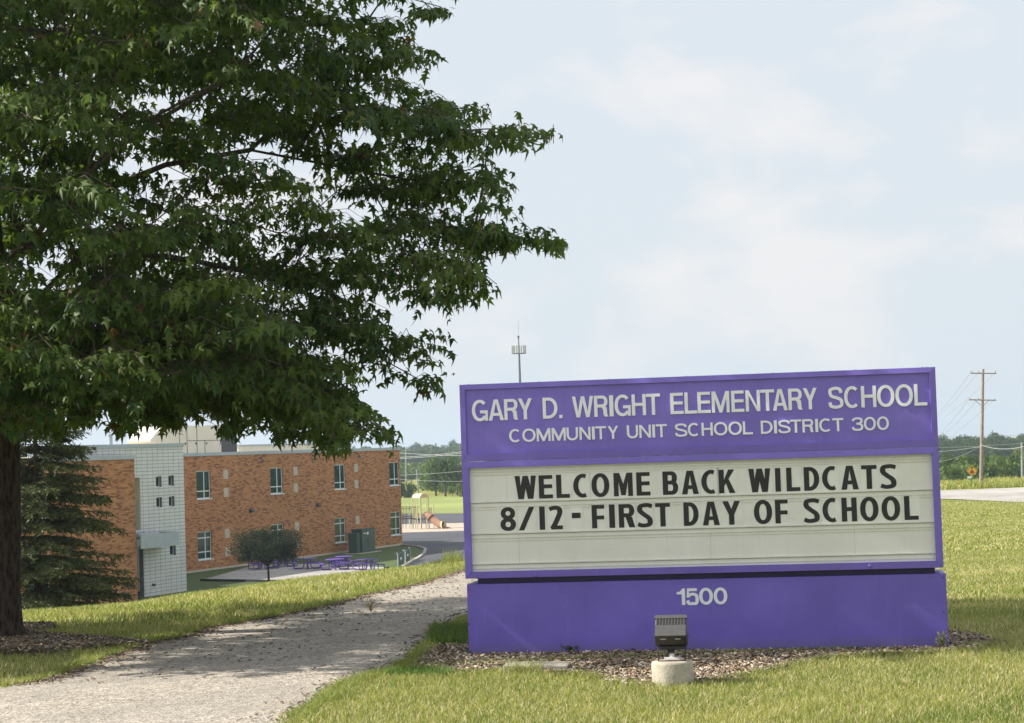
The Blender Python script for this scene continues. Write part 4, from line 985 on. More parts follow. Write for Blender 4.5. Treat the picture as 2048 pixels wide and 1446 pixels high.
def plant_tree(x, ytop, Y, wpx, kind, idx, label, cat='tree', group=None, name='tree', trunk=.14):
    """x: photo column; ytop: row of its top; Y: distance; wpx: crown width in photo pixels"""
    b = at(x, 900, Y); gz = h1(b[0], Y); top = at(x, ytop, Y)[2]; H = max(top - gz, 1.0); w = wpx * Y / FPX
    r = empty(name, (b[0], Y, gz), 0, label, cat, group); cm, tm = VAR[kind][idx % len(VAR[kind])]
    c = link('crown', cm, r); c.location = (0, 0, H * trunk - .05 * H); s = (H * (1.0 - trunk + .05)) / 6.4; c.scale = (w / 6.6, w / 6.6, s); c.rotation_euler = (0, 0, (idx * 1.7) % 6.28)
    t = link('trunk', tm, r); t.scale = (H / 9, H / 9, H * .24 / 2.6 * .9); t.location = (0, 0, H * .2)
    return r
# left: beyond the playing field
plant_tree(869, 910, 378, 57, 'g', 0, 'broad green tree, left one of the clump at the far edge of the mown field', group='trees at the edge of the mown field', trunk=.06)
plant_tree(888, 899, 372, 72, 'g', 1, 'tallest green tree beyond the playground slide at the field edge', group='trees at the edge of the mown field', trunk=.06)
plant_tree(912, 914, 380, 57, 'g', 2, 'green tree nearest the purple sign edge beyond the mown field', group='trees at the edge of the mown field', trunk=.06)
plant_tree(935, 905, 384, 62, 'g', 3, 'green tree at the field edge partly hidden by the purple sign', group='trees at the edge of the mown field', trunk=.06)
plant_tree(819, 957, 371, 34, 'd', 0, 'low dark tree beside the brick corner at the far edge of the field', trunk=.02)
plant_tree(800, 955, 372, 30, 'd', 1, 'dark tree behind the far brick corner', trunk=.02)
plant_tree(902, 968, 369, 22, 'l', 0, 'small pale green bush under the field edge trees', 'bush', name='bush', trunk=0)
plant_tree(922, 962, 366, 26, 'l', 1, 'pale green bush low beside the purple sign edge', 'bush', name='bush', trunk=0)
gl_ = [(812, 926, 600, 34, 'l'), (832, 919, 620, 30, 'l'), (850, 930, 590, 30, 'l'), (790, 930, 600, 34, 'l'), (925, 938, 600, 30, 'l'), (945, 930, 610, 30, 'g'), (800, 941, 540, 30, 'd'), (822, 943, 545, 32, 'd'), (846, 940, 560, 30, 'd')]
for i, g_ in enumerate(gl_): plant_tree(*g_, i, 'light green tree in the belt below the distant wooded hill' if g_[4] != 'd' else 'dark green tree in the hedge line before the distant belt', group='trees in the belt beyond the school' if g_[4] != 'd' else 'trees in the far hedge line', trunk=.02)
for i, (x, yt, Y, w) in enumerate([(806, 898, 900, 50), (823, 895, 920, 52), (843, 890, 940, 56), (862, 898, 900, 46), (880, 896, 930, 50), (899, 897, 900, 46), (917, 899, 920, 52), (938, 896, 930, 50), (778, 897, 930, 50), (752, 898, 930, 50)]):
    plant_tree(x, yt, Y, w, 'd', i, 'dark green tree on the distant wooded slope left of the sign', group='trees on the distant slope left of the sign', trunk=.0)
for i, (x, yt, Y, w) in enumerate([(838, 879, 1250, 26), (851, 880, 1280, 26), (868, 886, 1350, 20), (824, 885, 1300, 22), (872, 878, 1300, 13), (886, 884, 1350, 26), (904, 872, 1290, 18), (914, 878, 1320, 22), (930, 882, 1350, 26), (706, 886, 1300, 14), (960, 884, 1350, 30)]):
    plant_tree(x, yt, Y, w, 'd', i + 1, 'blue green tree on the far hill crest left of the sign', group='trees on the far hill crest', trunk=.0)
# right: beyond the weedy verge
R_ = [(1896, 902, 300, 44, 'g'), (1916, 912, 285, 40, 'g'), (1905, 925, 262, 34, 'g'), (1943, 905, 310, 36, 'd'), (1958, 897, 320, 40, 'g'), (1978, 899, 315, 44, 'g'), (1992, 914, 300, 40, 'g'), (2008, 905, 320, 44, 'g'), (2026, 900, 305, 44, 'g'), (2043, 903, 285, 46, 'g'), (2036, 886, 380, 34, 'l'), (2062, 890, 320, 50, 'g'), (2085, 900, 300, 50, 'g'), (1872, 905, 300, 44, 'd'), (1850, 900, 305, 50, 'g'), (1990, 925, 268, 30, 'l'), (2012, 927, 264, 34, 'g'), (2034, 926, 262, 34, 'd'), (1950, 928, 270, 34, 'g'), (1970, 926, 268, 34, 'g')]
rows_lab = ['tree beyond the road, %s' % s for s in ('beside the right edge of the purple sign', 'bright and round behind the yellow road sign', 'low and round just left of the yellow road sign', 'dark, just left of the utility pole', 'right behind the utility pole', 'first right of the utility pole', 'lower, second right of the utility pole', 'third right of the utility pole', 'near the right picture edge', 'at the right picture edge, dense and green')]
for i, g_ in enumerate(R_): plant_tree(*g_, i + (i * 3) % 5, ('green ' + rows_lab[i]) if i < 10 else 'green bushy tree in the thicket beyond the weedy verge', group='trees beyond the weedy verge', trunk=.0)
for i in range(24):
    x = 1842 + i * 11.5; yt = 864 - (x - 1885) * .012 + 3.2 * math.sin(i * 1.3) + 1.6 * math.sin(i * 3.1); yt = min(yt, 868)
    if abs(x - 1990) < 7: yt = 855
    plant_tree(x, yt, 740 + 40 * math.sin(i * 1.9), 40 + 8 * math.sin(i * 3.1), 'd', i, 'dark tree in the distant wood right of the sign', group='trees of the distant wood right of the sign', trunk=.0)
    plant_tree(x + 5, yt + 15 + 3 * math.sin(i * 2.7), 640 + 25 * math.sin(i * 1.3), 42, 'd', i + 1, 'dark tree along the front of the distant wood', group='trees along the front of the distant wood', trunk=.0)
def wood(name, a0, a1, Ya, Yb, n, hgt, cols, seed, label):
    g = np.random.default_rng(seed); a = g.uniform(a0, a1, n); Y = g.uniform(Ya, Yb, n); C = np.stack([a * Y, Y, height(a * Y, Y) + g.uniform(.2, 1, n) * hgt * (1 + .2 * np.sin(a * 400))], 1)
    nn = g.normal(size=(n, 3)) + np.array([0, -.4, .7]); nn /= np.linalg.norm(nn, axis=1)[:, None]; V, F = quad_leaves(C, nn, g.uniform(.5, 1.2, n) * hgt * .12, .8, g)
    t = np.clip(g.normal(.5, .3, n), 0, 1)[:, None]; col = np.repeat(np.array(cols[0]) * (1 - t) + np.array(cols[1]) * t, 4, 0)
    o = mesh_np(name, V, 4, F, M['far_leaf'], None, col); tag(o, label, 'woods', kind='stuff')
wood('distant_woods', -.09, .02, 950, 1250, 9000, 7, DARK, 5, 'hazy wooded hillside left of the purple sign')
wood('distant_woods', .15, .32, 700, 860, 9000, 7, DARK, 6, 'dark distant woods right of the purple sign')
wood('distant_woods', .0, .17, 640, 1000, 16000, 9, DARK, 15, 'distant woods along the horizon behind the purple sign')
wood('distant_woods', -.5, -.09, 700, 1150, 16000, 9, DARK, 16, 'distant woods beyond the school roof at the far left')
wood('distant_woods', .32, .6, 600, 860, 12000, 9, DARK, 17, 'distant woods beyond the right picture edge')
wood('hedgerow', -.012, .19, 385, 420, 12000, 8, GREEN, 18, 'green hedgerow beyond the field behind the purple sign')
wood('underbrush', .31, .5, 262, 330, 8000, 5, GREEN, 19, 'green underbrush beyond the right picture edge')
wood('underbrush', .19, .31, 262, 330, 7000, 3.4, GREEN, 8, 'tangled green underbrush below the trees beyond the road')
wood('underbrush', -.048, .0, 384, 460, 5000, 3.4, GREEN, 12, 'green underbrush behind the trunks at the edge of the mown field')
wood('underbrush', -.09, .0, 560, 640, 5000, 4, GREEN, 9, 'green underbrush in the belt beyond the school')

# ------------------------------------------------------------ poles, wires, mast, road sign
M['pole'] = mk_bark('weathered_pole', (.16, .12, .10), (.36, .31, .27), .4)
M['galv'] = plain('galvanised_grey', (.30, .31, .31), .5, .1)
M['wire'] = plain('weathered_wire', (.34, .36, .37), .4, .05)
M['mast'] = plain('dark_mast', (.05, .05, .055), .5, .1)
def wire(pts, r, label, group=None, sag=0.0):
    P = []; p, q = [np.array(v, float) for v in pts]
    for i in range(17):
        t = i / 16; v = p * (1 - t) + q * t; v[2] -= sag * 4 * t * (1 - t); P.append(v)
    o = MB().tube(P, r, 5).build('power_line', M['wire']); return tag(o, label, 'power line', group)
YU = 190.0; ub = at(1962, 972, YU); ut = at(1966, 738, YU); uz = h1(ub[0], YU)
up_ = empty('utility_pole', (ub[0], YU, uz), 0, 'tall weathered wooden utility pole with two crossarms beyond the road', 'utility pole')
UL = lambda x, y, dy=0: tuple(at(x, y, YU + dy) - np.array([ub[0], YU, uz]))
MB().tube([(0, 0, -.3), UL(1964, 855), UL(1966, 738)], [.19, .16, .12], 12).build('pole', M['pole'], up_)
ar1 = (UL(1941, 746.5), UL(1991.5, 747)); ar2 = (UL(1937.5, 799.5), UL(1991, 800.5))
for a_, b_ in (ar1, ar2):
    MB().tube([np.array(a_) - [0, .2, 0], np.array(b_) - [0, .2, 0]], .06, 6).build('crossarm', M['pole'], up_)
for x, y in ((1942, 746), (1956.5, 746), (1990.5, 746)):
    p = UL(x, y, -.2); MB().lathe([(.05, 0), (.07, .08), (.05, .16), (.03, .22)], 8, p).build('insulator', M['galv'], up_)
for x, y in ((1939.5, 799), (1957, 799), (1989.5, 800)):
    p = UL(x, y, -.2); MB().lathe([(.05, 0), (.06, .08), (.03, .16)], 8, p).build('insulator', M['galv'], up_)
MB().tube([UL(1950.5, 801, -.25), UL(1962.5, 811, -.25)], .03, 5).build('brace', M['pole'], up_)
MB().tube([UL(1978, 801, -.25), UL(1967, 811, -.25)], .03, 5).build('brace', M['pole'], up_)
for i, (a_, b_, Y2) in enumerate((((1942, 744), (1866, 836), 330), ((1956.5, 744), (1872, 836), 330), ((1990.5, 744), (1886, 836), 330))):
    wire((at(*a_, YU - .2), at(*b_, Y2)), .014, 'thin power line falling away left from the upper crossarm', 'wires from the upper crossarm', .3)
for i, (a_, b_, Y2) in enumerate((((1939, 797), (1862, 884), 330), ((1957, 797), (1870, 884), 330), ((1989.5, 798), (1884, 884), 330))):
    wire((at(*a_, YU - .2), at(*b_, Y2)), .014, 'thin power line falling away left from the lower crossarm', 'wires from the lower crossarm', .3)
wire((at(1962, 890, YU - .2), at(2075, 884, 150)), .025, 'cable sagging right from the middle of the utility pole', None, .45)
wire((at(1850, 896, 420), at(2075, 884, 420)), .035, 'long pale cable crossing the distant wood right of the sign', None, .2)
wire((at(1850, 903, 400), at(1962, 893, YU)), .02, 'pale cable running left from the utility pole behind the sign', None, .2)
wire((at(1850, 924, 260), at(1962, 892, YU)), .014, 'low thin cable rising to the utility pole from the left', None, .5)
wire((at(1850, 874, 700), at(2090, 868, 700)), .05, 'farthest faint cable across the top of the distant wood', None, .2)
def small_pole(x, y0, y1, Y, label, lean=0):
    b = at(x + lean, y1, Y); t = at(x, y0, Y); gz = h1(b[0], Y); r = empty('utility_pole', (b[0], Y, gz), 0, label, 'utility pole')
    MB().tube([(0, 0, -.5), (t[0] - b[0], 0, t[2] - gz)], [.17, .13], 8).build('pole', M['galv'], r)
    MB().box(-.9, .9, -.06, .06, t[2] - gz - .9, t[2] - gz - .75).build('crossarm', M['galv'], r)
small_pole(2043.5, 885, 945, 260, 'distant pale pole among the trees at the right picture edge')
small_pole(811.5, 894, 960, 500, 'thin pole before the wooded hill beside the brick corner')
small_pole(833.5, 939, 985, 376, 'leaning pale pole at the edge of the mown field', 3.5)
for (a_, b_), lb in zip((((790, 915.2), (960, 898.5)), ((790, 917.8), (960, 901.5)), ((790, 905), (960, 911)), ((790, 950.5), (960, 938)), ((790, 958), (960, 962))), ('upper of the twin pale wires crossing before the wooded hill', 'lower of the twin pale wires crossing before the wooded hill', 'faint wire crossing behind the twin wires', 'single wire at the height of the leaning pole top', 'lowest wire crossing the field edge trees')):
    wire((at(*a_, 366), at(*b_, 352)), .035 if 'twin' in lb else .022, lb, None, .2)
YT = 800.0; cb = at(1041, 790, YT); cz = h1(cb[0], YT)
ct = empty('cell_tower', (cb[0], YT, cz), 0, 'slim dark cell tower with a ring of panel antennas behind the sign', 'cell tower')
CT = lambda x, y, dy=0: np.array(at(x, y, YT + dy)) - np.array([cb[0], YT, cz])
MB().tube([(0, 0, 0), CT(1039.3, 738), CT(1038.3, 705)], [.75, .42, .36], 10).build('mast', M['mast'], ct)
MB().tube([CT(1038.2, 705), CT(1037, 676)], .22, 8).build('upper_mast', M['mast'], ct)
MB().tube([CT(1037, 676), CT(1036.6, 671.5)], .42, 8).build('beacon', M['mast'], ct)
MB().tube([CT(1036.6, 672), CT(1036.2, 640)], .05, 5).build('whip_antenna', M['mast'], ct)
cc = CT(1038, 707)
ringp = [(2.8 * math.cos(a), 2.8 * math.sin(a)) for a in np.linspace(0, 2 * math.pi, 13)]
MB().tube([(cc[0] + a, cc[1] + b, cc[2]) for a, b in ringp], .12, 5).build('platform_ring', M['mast'], ct)
for k in range(3): a = k * 2.09 + .5; MB().tube([tuple(cc), (cc[0] + 2.8 * math.cos(a), cc[1] + 2.8 * math.sin(a), cc[2])], .12, 5).build('arm', M['mast'], ct)
for k in range(12):
    a = k * math.pi / 6 + .15; MB().box(-.16, .16, -.1, .1, 0, 3.3).build('panel_antenna', M['galv'] if k % 3 else M['cream'], ct).location = (cc[0] + 2.8 * math.cos(a), cc[1] + 2.8 * math.sin(a), cc[2] - .1)
# stop-ahead sign
YR = 182.0; rb_ = at(1943, 979.5, YR); rz_ = h1(rb_[0], YR)
rs_ = empty('road_sign', (rb_[0], YR, rz_), 0, 'yellow diamond stop ahead sign with black arrow and red octagon beside the road', 'road sign')
M['yellow'] = plain('sign_yellow', (.75, .47, .02), .45, .04); M['red'] = plain('sign_red', (.42, .02, .035), .45, .05)
RL = lambda x, y: (at(x, y, YR)[0] - rb_[0], at(x, y, YR)[2] - rz_)
c0 = RL(1943.7, 941.5); hd = .535
pf = lambda a, b, d: (c0[0] + a, -d, c0[1] + b)
mb = MB(); mb.prism([(0, -hd), (hd, 0), (0, hd), (-hd, 0)], .03, .045, pf); mb.build('plate', M['yellow'], rs_)
mb = MB()
for a, b, c, d in (((0, -hd + .05), (hd - .05, 0), (hd - .09, 0), (0, -hd + .09)), ((hd - .05, 0), (0, hd - .05), (0, hd - .09), (hd - .09, 0)), ((0, hd - .05), (-hd + .05, 0), (-hd + .09, 0), (0, hd - .09)), ((-hd + .05, 0), (0, -hd + .05), (0, -hd + .09), (-hd + .09, 0))): mb.prism([a, b, c, d], .0455, .049, pf)
mb.build('border', M['letter_black'], rs_)
mb = MB(); mb.prism([(.19 * math.cos(rad(22.5 + 45 * k)), -.10 + .19 * math.sin(rad(22.5 + 45 * k))) for k in range(8)], .0455, .052, pf); mb.build('octagon', M['red'], rs_)
mb = MB(); mb.prism([(-.04, .13), (.04, .13), (.04, .24), (.13, .24), (0, .40), (-.13, .24), (-.04, .24)], .0455, .052, pf); mb.build('arrow', M['letter_black'], rs_)
MB().box(-.03, .03, -.03, .03, 0, c0[1] + .5).build('post', M['mast'], rs_)
q_ = RL(1939, 954.5); MB().box(q_[0] - .2, q_[0] + .2, -.05, -.031, q_[1] - .1, q_[1] + .1).build('small_plate', M['letter_white'], rs_)

# ------------------------------------------------------------ the maple
TX, TY = float(at(1, 1240, 16.2)[0]), 16.2
SIL = [(-60, -60), (915, -60), (912, 8), (885, 60), (880, 100), (868, 132), (850, 165), (885, 190), (918, 214), (950, 203), (985, 215), (976, 240), (940, 240), (935, 262), (1000, 268), (1030, 236), (1045, 232), (1070, 222), (1098, 238), (1120, 245), (1118, 285), (1085, 285), (1040, 305), (1000, 300), (985, 315), (1005, 340), (1025, 365), (1030, 388), (1000, 392), (965, 385), (905, 398), (960, 405), (1010, 402), (1030, 415), (1050, 440), (1080, 445), (1110, 472), (1132, 490), (1125, 510), (1105, 518), (1080, 500), (1040, 485), (1035, 515), (1010, 510), (985, 495), (965, 545), (955, 560), (992, 590), (980, 610), (935, 622), (905, 640), (905, 665), (926, 682), (905, 700), (905, 745), (880, 790), (870, 815), (838, 830), (815, 790), (780, 775), (745, 772), (700, 785), (715, 825), (760, 830), (765, 850), (800, 880), (800, 898), (760, 890), (735, 868), (700, 880), (690, 918), (655, 912), (640, 900), (600, 880), (575, 900), (545, 870), (520, 850), (490, 850), (475, 885), (440, 882), (445, 845), (430, 830), (405, 838), (360, 830), (365, 860), (335, 866), (320, 850), (295, 850), (265, 862), (232, 882), (228, 845), (222, 815), (205, 805), (185, 820), (205, 850), (165, 850), (130, 870), (40, 880), (30, 905), (-60, 900)]
HOLES = [(265, 335, 42, 24), (725, 275, 26, 20), (722, 433, 30, 16), (985, 440, 30, 14), (325, 445, 12, 14), (50, 95, 22, 14), (825, 145, 16, 18), (345, 395, 14, 10), (505, 480, 16, 12), (755, 625, 14, 10), (780, 730, 22, 9), (300, 822, 16, 12), (870, 430, 10, 14), (745, 205, 16, 12), (655, 330, 12, 9)]
def in_sil(P, grow=0.0):
    x, y = pxv(P); fr_ = (x > -40) & (x < 2100) & (y > -40)
    ok = inpoly(x, y, SIL)
    for hx, hy, a, b in HOLES: ok &= ((x - hx) / (a + grow)) ** 2 + ((y - hy) / (b + grow)) ** 2 > 1
    return np.where(fr_, ok, True) & ~((x > 915) & (y < 200)), fr_
gm = np.random.default_rng(11)
def crown_r(z): return np.where(z > 3.4, 4.75 * np.sqrt(np.clip(1 - ((z - 3.4) / 5.7) ** 2, 0, 1)), 4.75 * (.80 + .20 * np.clip((z - 1.7) / 1.7, 0, 1)))
def sample_pads(n, inframe):
    out = []
    while len(out) < n:
        z = gm.uniform(1.75, 8.9, 400); r = crown_r(z) * np.sqrt(gm.uniform(.02, 1, 400)); a = gm.uniform(0, 2 * math.pi, 400)
        P = np.stack([TX + r * np.cos(a), TY + r * np.sin(a) * .70, z], 1); ok, fr_ = in_sil(P, 18)
        x, y = pxv(P); fr2 = (x > -60) & (y > -80)
        for p in P[ok & (fr2 == inframe)]:
            if len(out) < n and (not out or np.min(np.linalg.norm(np.array(out[-60:]) - p, axis=1)) > .28): out.append(p)
    return out
pads = sample_pads(400, True) + sample_pads(460, False)
_q = pxv(np.array(pads)); pads = [p for p, x in zip(pads, _q[0]) if x < 420 or gm.random() > np.clip((x - 480) / 800, 0, .5)]
tips = [((640, 330), (1095, 258), 16.6, 9), ((700, 470), (1108, 490), 15.9, 9), ((640, 470), (970, 592), 15.4, 8), ((600, 120), (900, 25), 16.0, 6), ((560, 620), (895, 715), 16.5, 8), ((600, 650), (862, 800), 15.6, 8), ((480, 700), (785, 880), 15.2, 8), ((460, 720), (690, 900), 14.6, 6), ((700, 260), (970, 222), 17.2, 6), ((720, 380), (1018, 385), 17.0, 7), ((200, 600), (245, 868), 14.9, 5), ((300, 640), (345, 852), 15.4, 5), ((380, 690), (460, 872), 14.8, 5), ((100, 650), (180, 840), 16.4, 4), ((760, 250), (1045, 300), 15.7, 6), ((750, 430), (1020, 500), 16.6, 6), ((30, 650), (60, 890), 16.0, 4), ((480, 780), (570, 880), 15.8, 4), ((560, 200), (860, 110), 15.4, 6), ((720, 520), (950, 540), 16.4, 4), ((100, 700), (320, 835), 17.2, 4), ((150, 690), (225, 872), 16.6, 6), ((240, 740), (262, 858), 15.8, 4), ((300, 760), (352, 862), 16.3, 4), ((420, 760), (458, 880), 16.2, 5), ((500, 790), (585, 892), 16.6, 5), ((620, 790), (660, 905), 16.3, 5)]
for (a_, b_, Y, n) in tips:
    for k in range(n):
        t = (k + .5) / n; x = a_[0] * (1 - t) + b_[0] * t; y = a_[1] * (1 - t) + b_[1] * t - 26 * math.sin(math.pi * t)
        if gm.random() < (.95 if b_[1] > 830 else .62): pads.append(at(x, y, Y + (1 - t) * (TY - Y) * .5 + gm.normal(0, .12)))
pads = np.array(pads)
maple = empty('maple_tree', (TX, TY, 0), 0, 'large dark green maple tree standing in a mulch ring left of the path', 'tree')
ORG = np.array([TX, TY, 0.0])
# skeleton
nodes = []; par = []; kids = []
def addn(p, q): nodes.append(np.array(p, float)); par.append(q); return len(nodes) - 1
tz = [0.9, 1.8, 2.4, 3.0, 3.6, 4.3, 5.0, 5.8, 6.6, 7.4, 8.2]; last = -1; trunk_ids = []
for z in tz: last = addn((TX + .02 * math.sin(z * 1.3) * z, TY + .03 * math.sin(z), z), last); trunk_ids.append(last)
def bough(pts, start):
    q = start
    for (x, y, Y) in pts: q = addn(at(x, y, Y), q)
bough([(60, 490, 15.9), (100, 432, 15.6), (135, 388, 15.4), (170, 350, 15.3), (205, 318, 15.3), (240, 292, 15.4), (285, 262, 15.6), (330, 232, 15.8), (420, 180, 16.1), (520, 120, 16.4)], 3)
i170 = len(nodes) - 7
bough([(190, 300, 15.2), (215, 262, 15.1), (260, 218, 15.0)], i170)
bough([(150, 520, 16.3), (260, 505, 16.4), (380, 520, 16.5), (500, 545, 16.4), (620, 590, 16.2)], 2)
bough([(160, 400, 16.8), (330, 330, 17), (500, 300, 17), (660, 330, 17), (820, 360, 16.8), (920, 320, 16.7)], 4)
bough([(120, 620, 15.6), (260, 640, 15.2), (420, 680, 15), (560, 730, 15)], 1)
bough([(120, 180, 16), (260, 60, 16), (400, -60, 16)], 6)
edges = []
order = np.argsort(np.hypot(pads[:, 0] - TX, pads[:, 1] - TY))
for i in order:
    p = pads[i]; Nn = np.array(nodes); rp_ = np.hypot(p[0] - TX, p[1] - TY); rn = np.hypot(Nn[:, 0] - TX, Nn[:, 1] - TY)
    c = np.linalg.norm(Nn - p, axis=1) + np.where(rn > rp_ + .05, 3, 0) + np.where(Nn[:, 2] > p[2] + .5, 1.2, 0); c[0] += 3
    q = int(np.argmin(c)); d = p - nodes[q]; ln = np.linalg.norm(d); m = max(1, int(ln / .45)); prev = q
    for k in range(1, m + 1):
        t = k / m; v = nodes[q] + d * t + np.array([0, 0, .10 * ln * math.sin(math.pi * t)]) + gm.normal(0, .02, 3) * (k < m); prev = addn(v, prev)
nn_ = len(nodes); cnt = np.zeros(nn_)
ch = [[] for _ in range(nn_)]
for i in range(nn_):
    if par[i] >= 0: ch[par[i]].append(i)
w8 = np.zeros(nn_)
for i in range(nn_ - 1, -1, -1): w8[i] = 1 + sum(w8[c] for c in ch[i])
rr = .0042 * w8 ** .47
tset = set(trunk_ids); bmb = MB()
def chain(i0):
    st = [i0]
    while st:
        i = st.pop(); path = [par[i], i]
        while ch[path[-1]]:
            nx_ = max(ch[path[-1]], key=lambda c: w8[c])
            for c in ch[path[-1]]:
                if c != nx_ and c not in tset: st.append(c)
            path.append(nx_)
        r = [min(rr[path[1]], rr[path[0]])] + [rr[k] for k in path[1:]]
        bmb.tube([nodes[k] - ORG for k in path], r, 6, caps=False)
for t in trunk_ids:
    for c in ch[t]:
        if c not in tset: chain(c)
bmb.build('limbs', M['bark_young'], maple, True)
tp = [(0, 0, -.15), (0, 0, .02), (0, 0, .12), (0, 0, .4)] + [tuple(nodes[k] - ORG) for k in trunk_ids]
tr_ = [.24, .205, .178, .163] + [.155, .150, .150, .142, .13, .115, .095, .078, .06, .042, .02]
def dense(P, R, n=5):
    Q = []; S = []
    for i in range(len(P) - 1):
        for k in range(n): t = k / n; Q.append(tuple(np.array(P[i]) * (1 - t) + np.array(P[i + 1]) * t)); S.append(R[i] * (1 - t) + R[i + 1] * t)
    return Q + [P[-1]], S + [R[-1]]
tq, ts_ = dense(tp, tr_, 8)
to = MB().tube(tq, ts_, 28).build('trunk', M['bark'], maple, True)
dm = to.modifiers.new('bark', 'DISPLACE'); dt = bpy.data.textures.new('bark_relief', 'MUSGRAVE') if False else bpy.data.textures.new('bark_relief', 'CLOUDS'); dt.noise_scale = .05; dm.texture = dt; dm.strength = .022; dm.mid_level = .5
# twigs and leaves
LO = np.array([[0, 0, 0], [.27, .03, -.03], [.13, .20, .02], [.47, .47, -.07], [.16, .47, .02], [.0, 1.0, -.10], [-.16, .47, .02], [-.47, .47, -.07], [-.13, .20, .02], [-.27, .03, -.03], [0, .36, .055]])
LF = np.array([[10, k, (k + 1) % 10] for k in range(10)])
pb_, axd = [], []
twm = MB(); C = []; Tt = []; Nn = []; Sz = []; Pd = []
for pi, p in enumerate(pads):
    x_, y_ = pxv(p[None]); vis = -80 < x_[0] and y_[0] > -80
    ow = np.array([p[0] - TX, p[1] - TY, 0]); ow /= np.linalg.norm(ow) + 1e-6
    nt_ = (int(gm.integers(8, 12)) if x_[0] < 480 else int(gm.integers(6, 10))) if vis else 8
    for k in range(nt_):
        a = gm.uniform(0, 2 * math.pi); d = np.array([math.cos(a), math.sin(a), 0]) * .8 + ow * .55 + np.array([0, 0, gm.uniform(-.18, .28)]); d /= np.linalg.norm(d)
        s0 = p + gm.normal(0, .07, 3) * [1.3, 1.3, .5]; ln = gm.uniform(.24, .56); e = s0 + d * ln + np.array([0, 0, -.25 * ln]); mid = s0 + d * ln * .5 + np.array([0, 0, .03])
        if vis and in_sil(np.array([e, mid, e + (e - mid) * .3]))[0].all(): twm.tube([s0 - ORG, mid - ORG, e - ORG], [.0035, .0028, .0018], 3, caps=False)
        m = max(3, int(ln / .075))
        for j in range(m):
            t = (j + .6) / m; pos = s0 * (1 - t) ** 2 + 2 * mid * t * (1 - t) + e * t * t
            for sgn in ((-1, 1) if j < m - 1 else (-1, 0, 1)):
                sd_ = np.cross(d, [0, 0, 1]); sd_ /= np.linalg.norm(sd_) + 1e-6
                o = d * (.35 if sgn else .9) + sd_ * sgn * .8 + gm.normal(0, .25, 3)
                o /= np.linalg.norm(o); bpos = pos + o * gm.uniform(.02, .06) + np.array([0, 0, -.012])
                t_ = o * .62 + np.array([0, 0, -gm.uniform(.35, 1.25)]) + gm.normal(0, .2, 3); t_ /= np.linalg.norm(t_)
                n_ = o * gm.uniform(.2, .9) + ow * .25 + np.array([0, 0, gm.uniform(.3, 1.0)]) + gm.normal(0, .3, 3); n_ -= t_ * (n_ @ t_); n_ /= np.linalg.norm(n_) + 1e-6
                C.append(bpos); Tt.append(t_); Nn.append(n_); Sz.append(gm.uniform(.072, .126) * (1 if vis else 1.35)); Pd.append(pi)
tw = twm.build('twigs', M['bark_young'], maple); tag(tw, kind='stuff')
C = np.array(C); Tt = np.array(Tt); Nn = np.array(Nn); Sz = np.array(Sz); Pd = np.array(Pd)
tipc = C + Tt * Sz[:, None] * .6
jit = gm.normal(0, .035, tipc.shape); ok, _ = in_sil(tipc + jit); keep = ok & (tipc[:, 2] > 1.15)
C, Tt, Nn, Sz, Pd = C[keep], Tt[keep], Nn[keep], Sz[keep], Pd[keep]
B = np.cross(Tt, Nn)
padtone = gm.normal(0, .22, len(pads))
tone = np.clip(.45 + padtone[Pd] + gm.normal(0, .2, len(C)), 0, 1)[:, None]
lc_ = np.array([.032, .068, .015]) * (1 - tone) + np.array([.115, .165, .034]) * tone
odd = gm.uniform(0, 1, len(C)); lc_[odd > .992] = [.12, .07, .03]; lc_[(odd > .965) & (odd <= .985)] = [.13, .15, .035]
xq, yq = pxv(C); infr = (xq > 5) & (xq < 1140) & (yq > 5); scr = np.where(infr, Sz / C[:, 1] * (np.abs(Nn[:, 1]) + .3), 0)
big = np.argsort(-scr)[:300]; rest = np.ones(len(C), bool); rest[big] = False
Wd = gm.uniform(.68, 1.1, len(C)); Cu = gm.uniform(.3, 4.2, len(C))
def leaf_V(ix):
    w = LO[None, :, 0, None] * (B[ix] * Wd[ix][:, None])[:, None] + LO[None, :, 1, None] * Tt[ix][:, None] + LO[None, :, 2, None] * (Nn[ix] * Cu[ix][:, None])[:, None]
    return C[ix][:, None] + w * Sz[ix][:, None, None] - ORG
ri = np.where(rest)[0]; V = leaf_V(ri); F = (LF[None] + 11 * np.arange(len(ri))[:, None, None]).reshape(-1, 3)
lv = mesh_np('foliage', V.reshape(-1, 3), 3, F, M['leaf'], maple, np.repeat(lc_[ri], 11, 0)); tag(lv, kind='stuff')
lms = []
for k in range(4):
    t = (k + .5) / 4; o = mesh_np('leaf', LO, 3, LF, M['leaf'], None, np.repeat((np.array([.032, .068, .015]) * (1 - t) + np.array([.115, .165, .034]) * t)[None], 11, 0)); lms.append(o.data); bpy.data.objects.remove(o)
for i in big:
    o = link('leaf', lms[int(min(3, tone[i, 0] * 4))], maple)
    m4 = Matrix(((B[i][0], Tt[i][0], Nn[i][0], 0), (B[i][1], Tt[i][1], Nn[i][1], 0), (B[i][2], Tt[i][2], Nn[i][2], 0), (0, 0, 0, 1)))
    o.matrix_local = Matrix.Translation(Vector(C[i] - ORG)) @ m4 @ Matrix.Scale(float(Sz[i]), 4)
print('maple leaves', len(C), 'pads', len(pads))

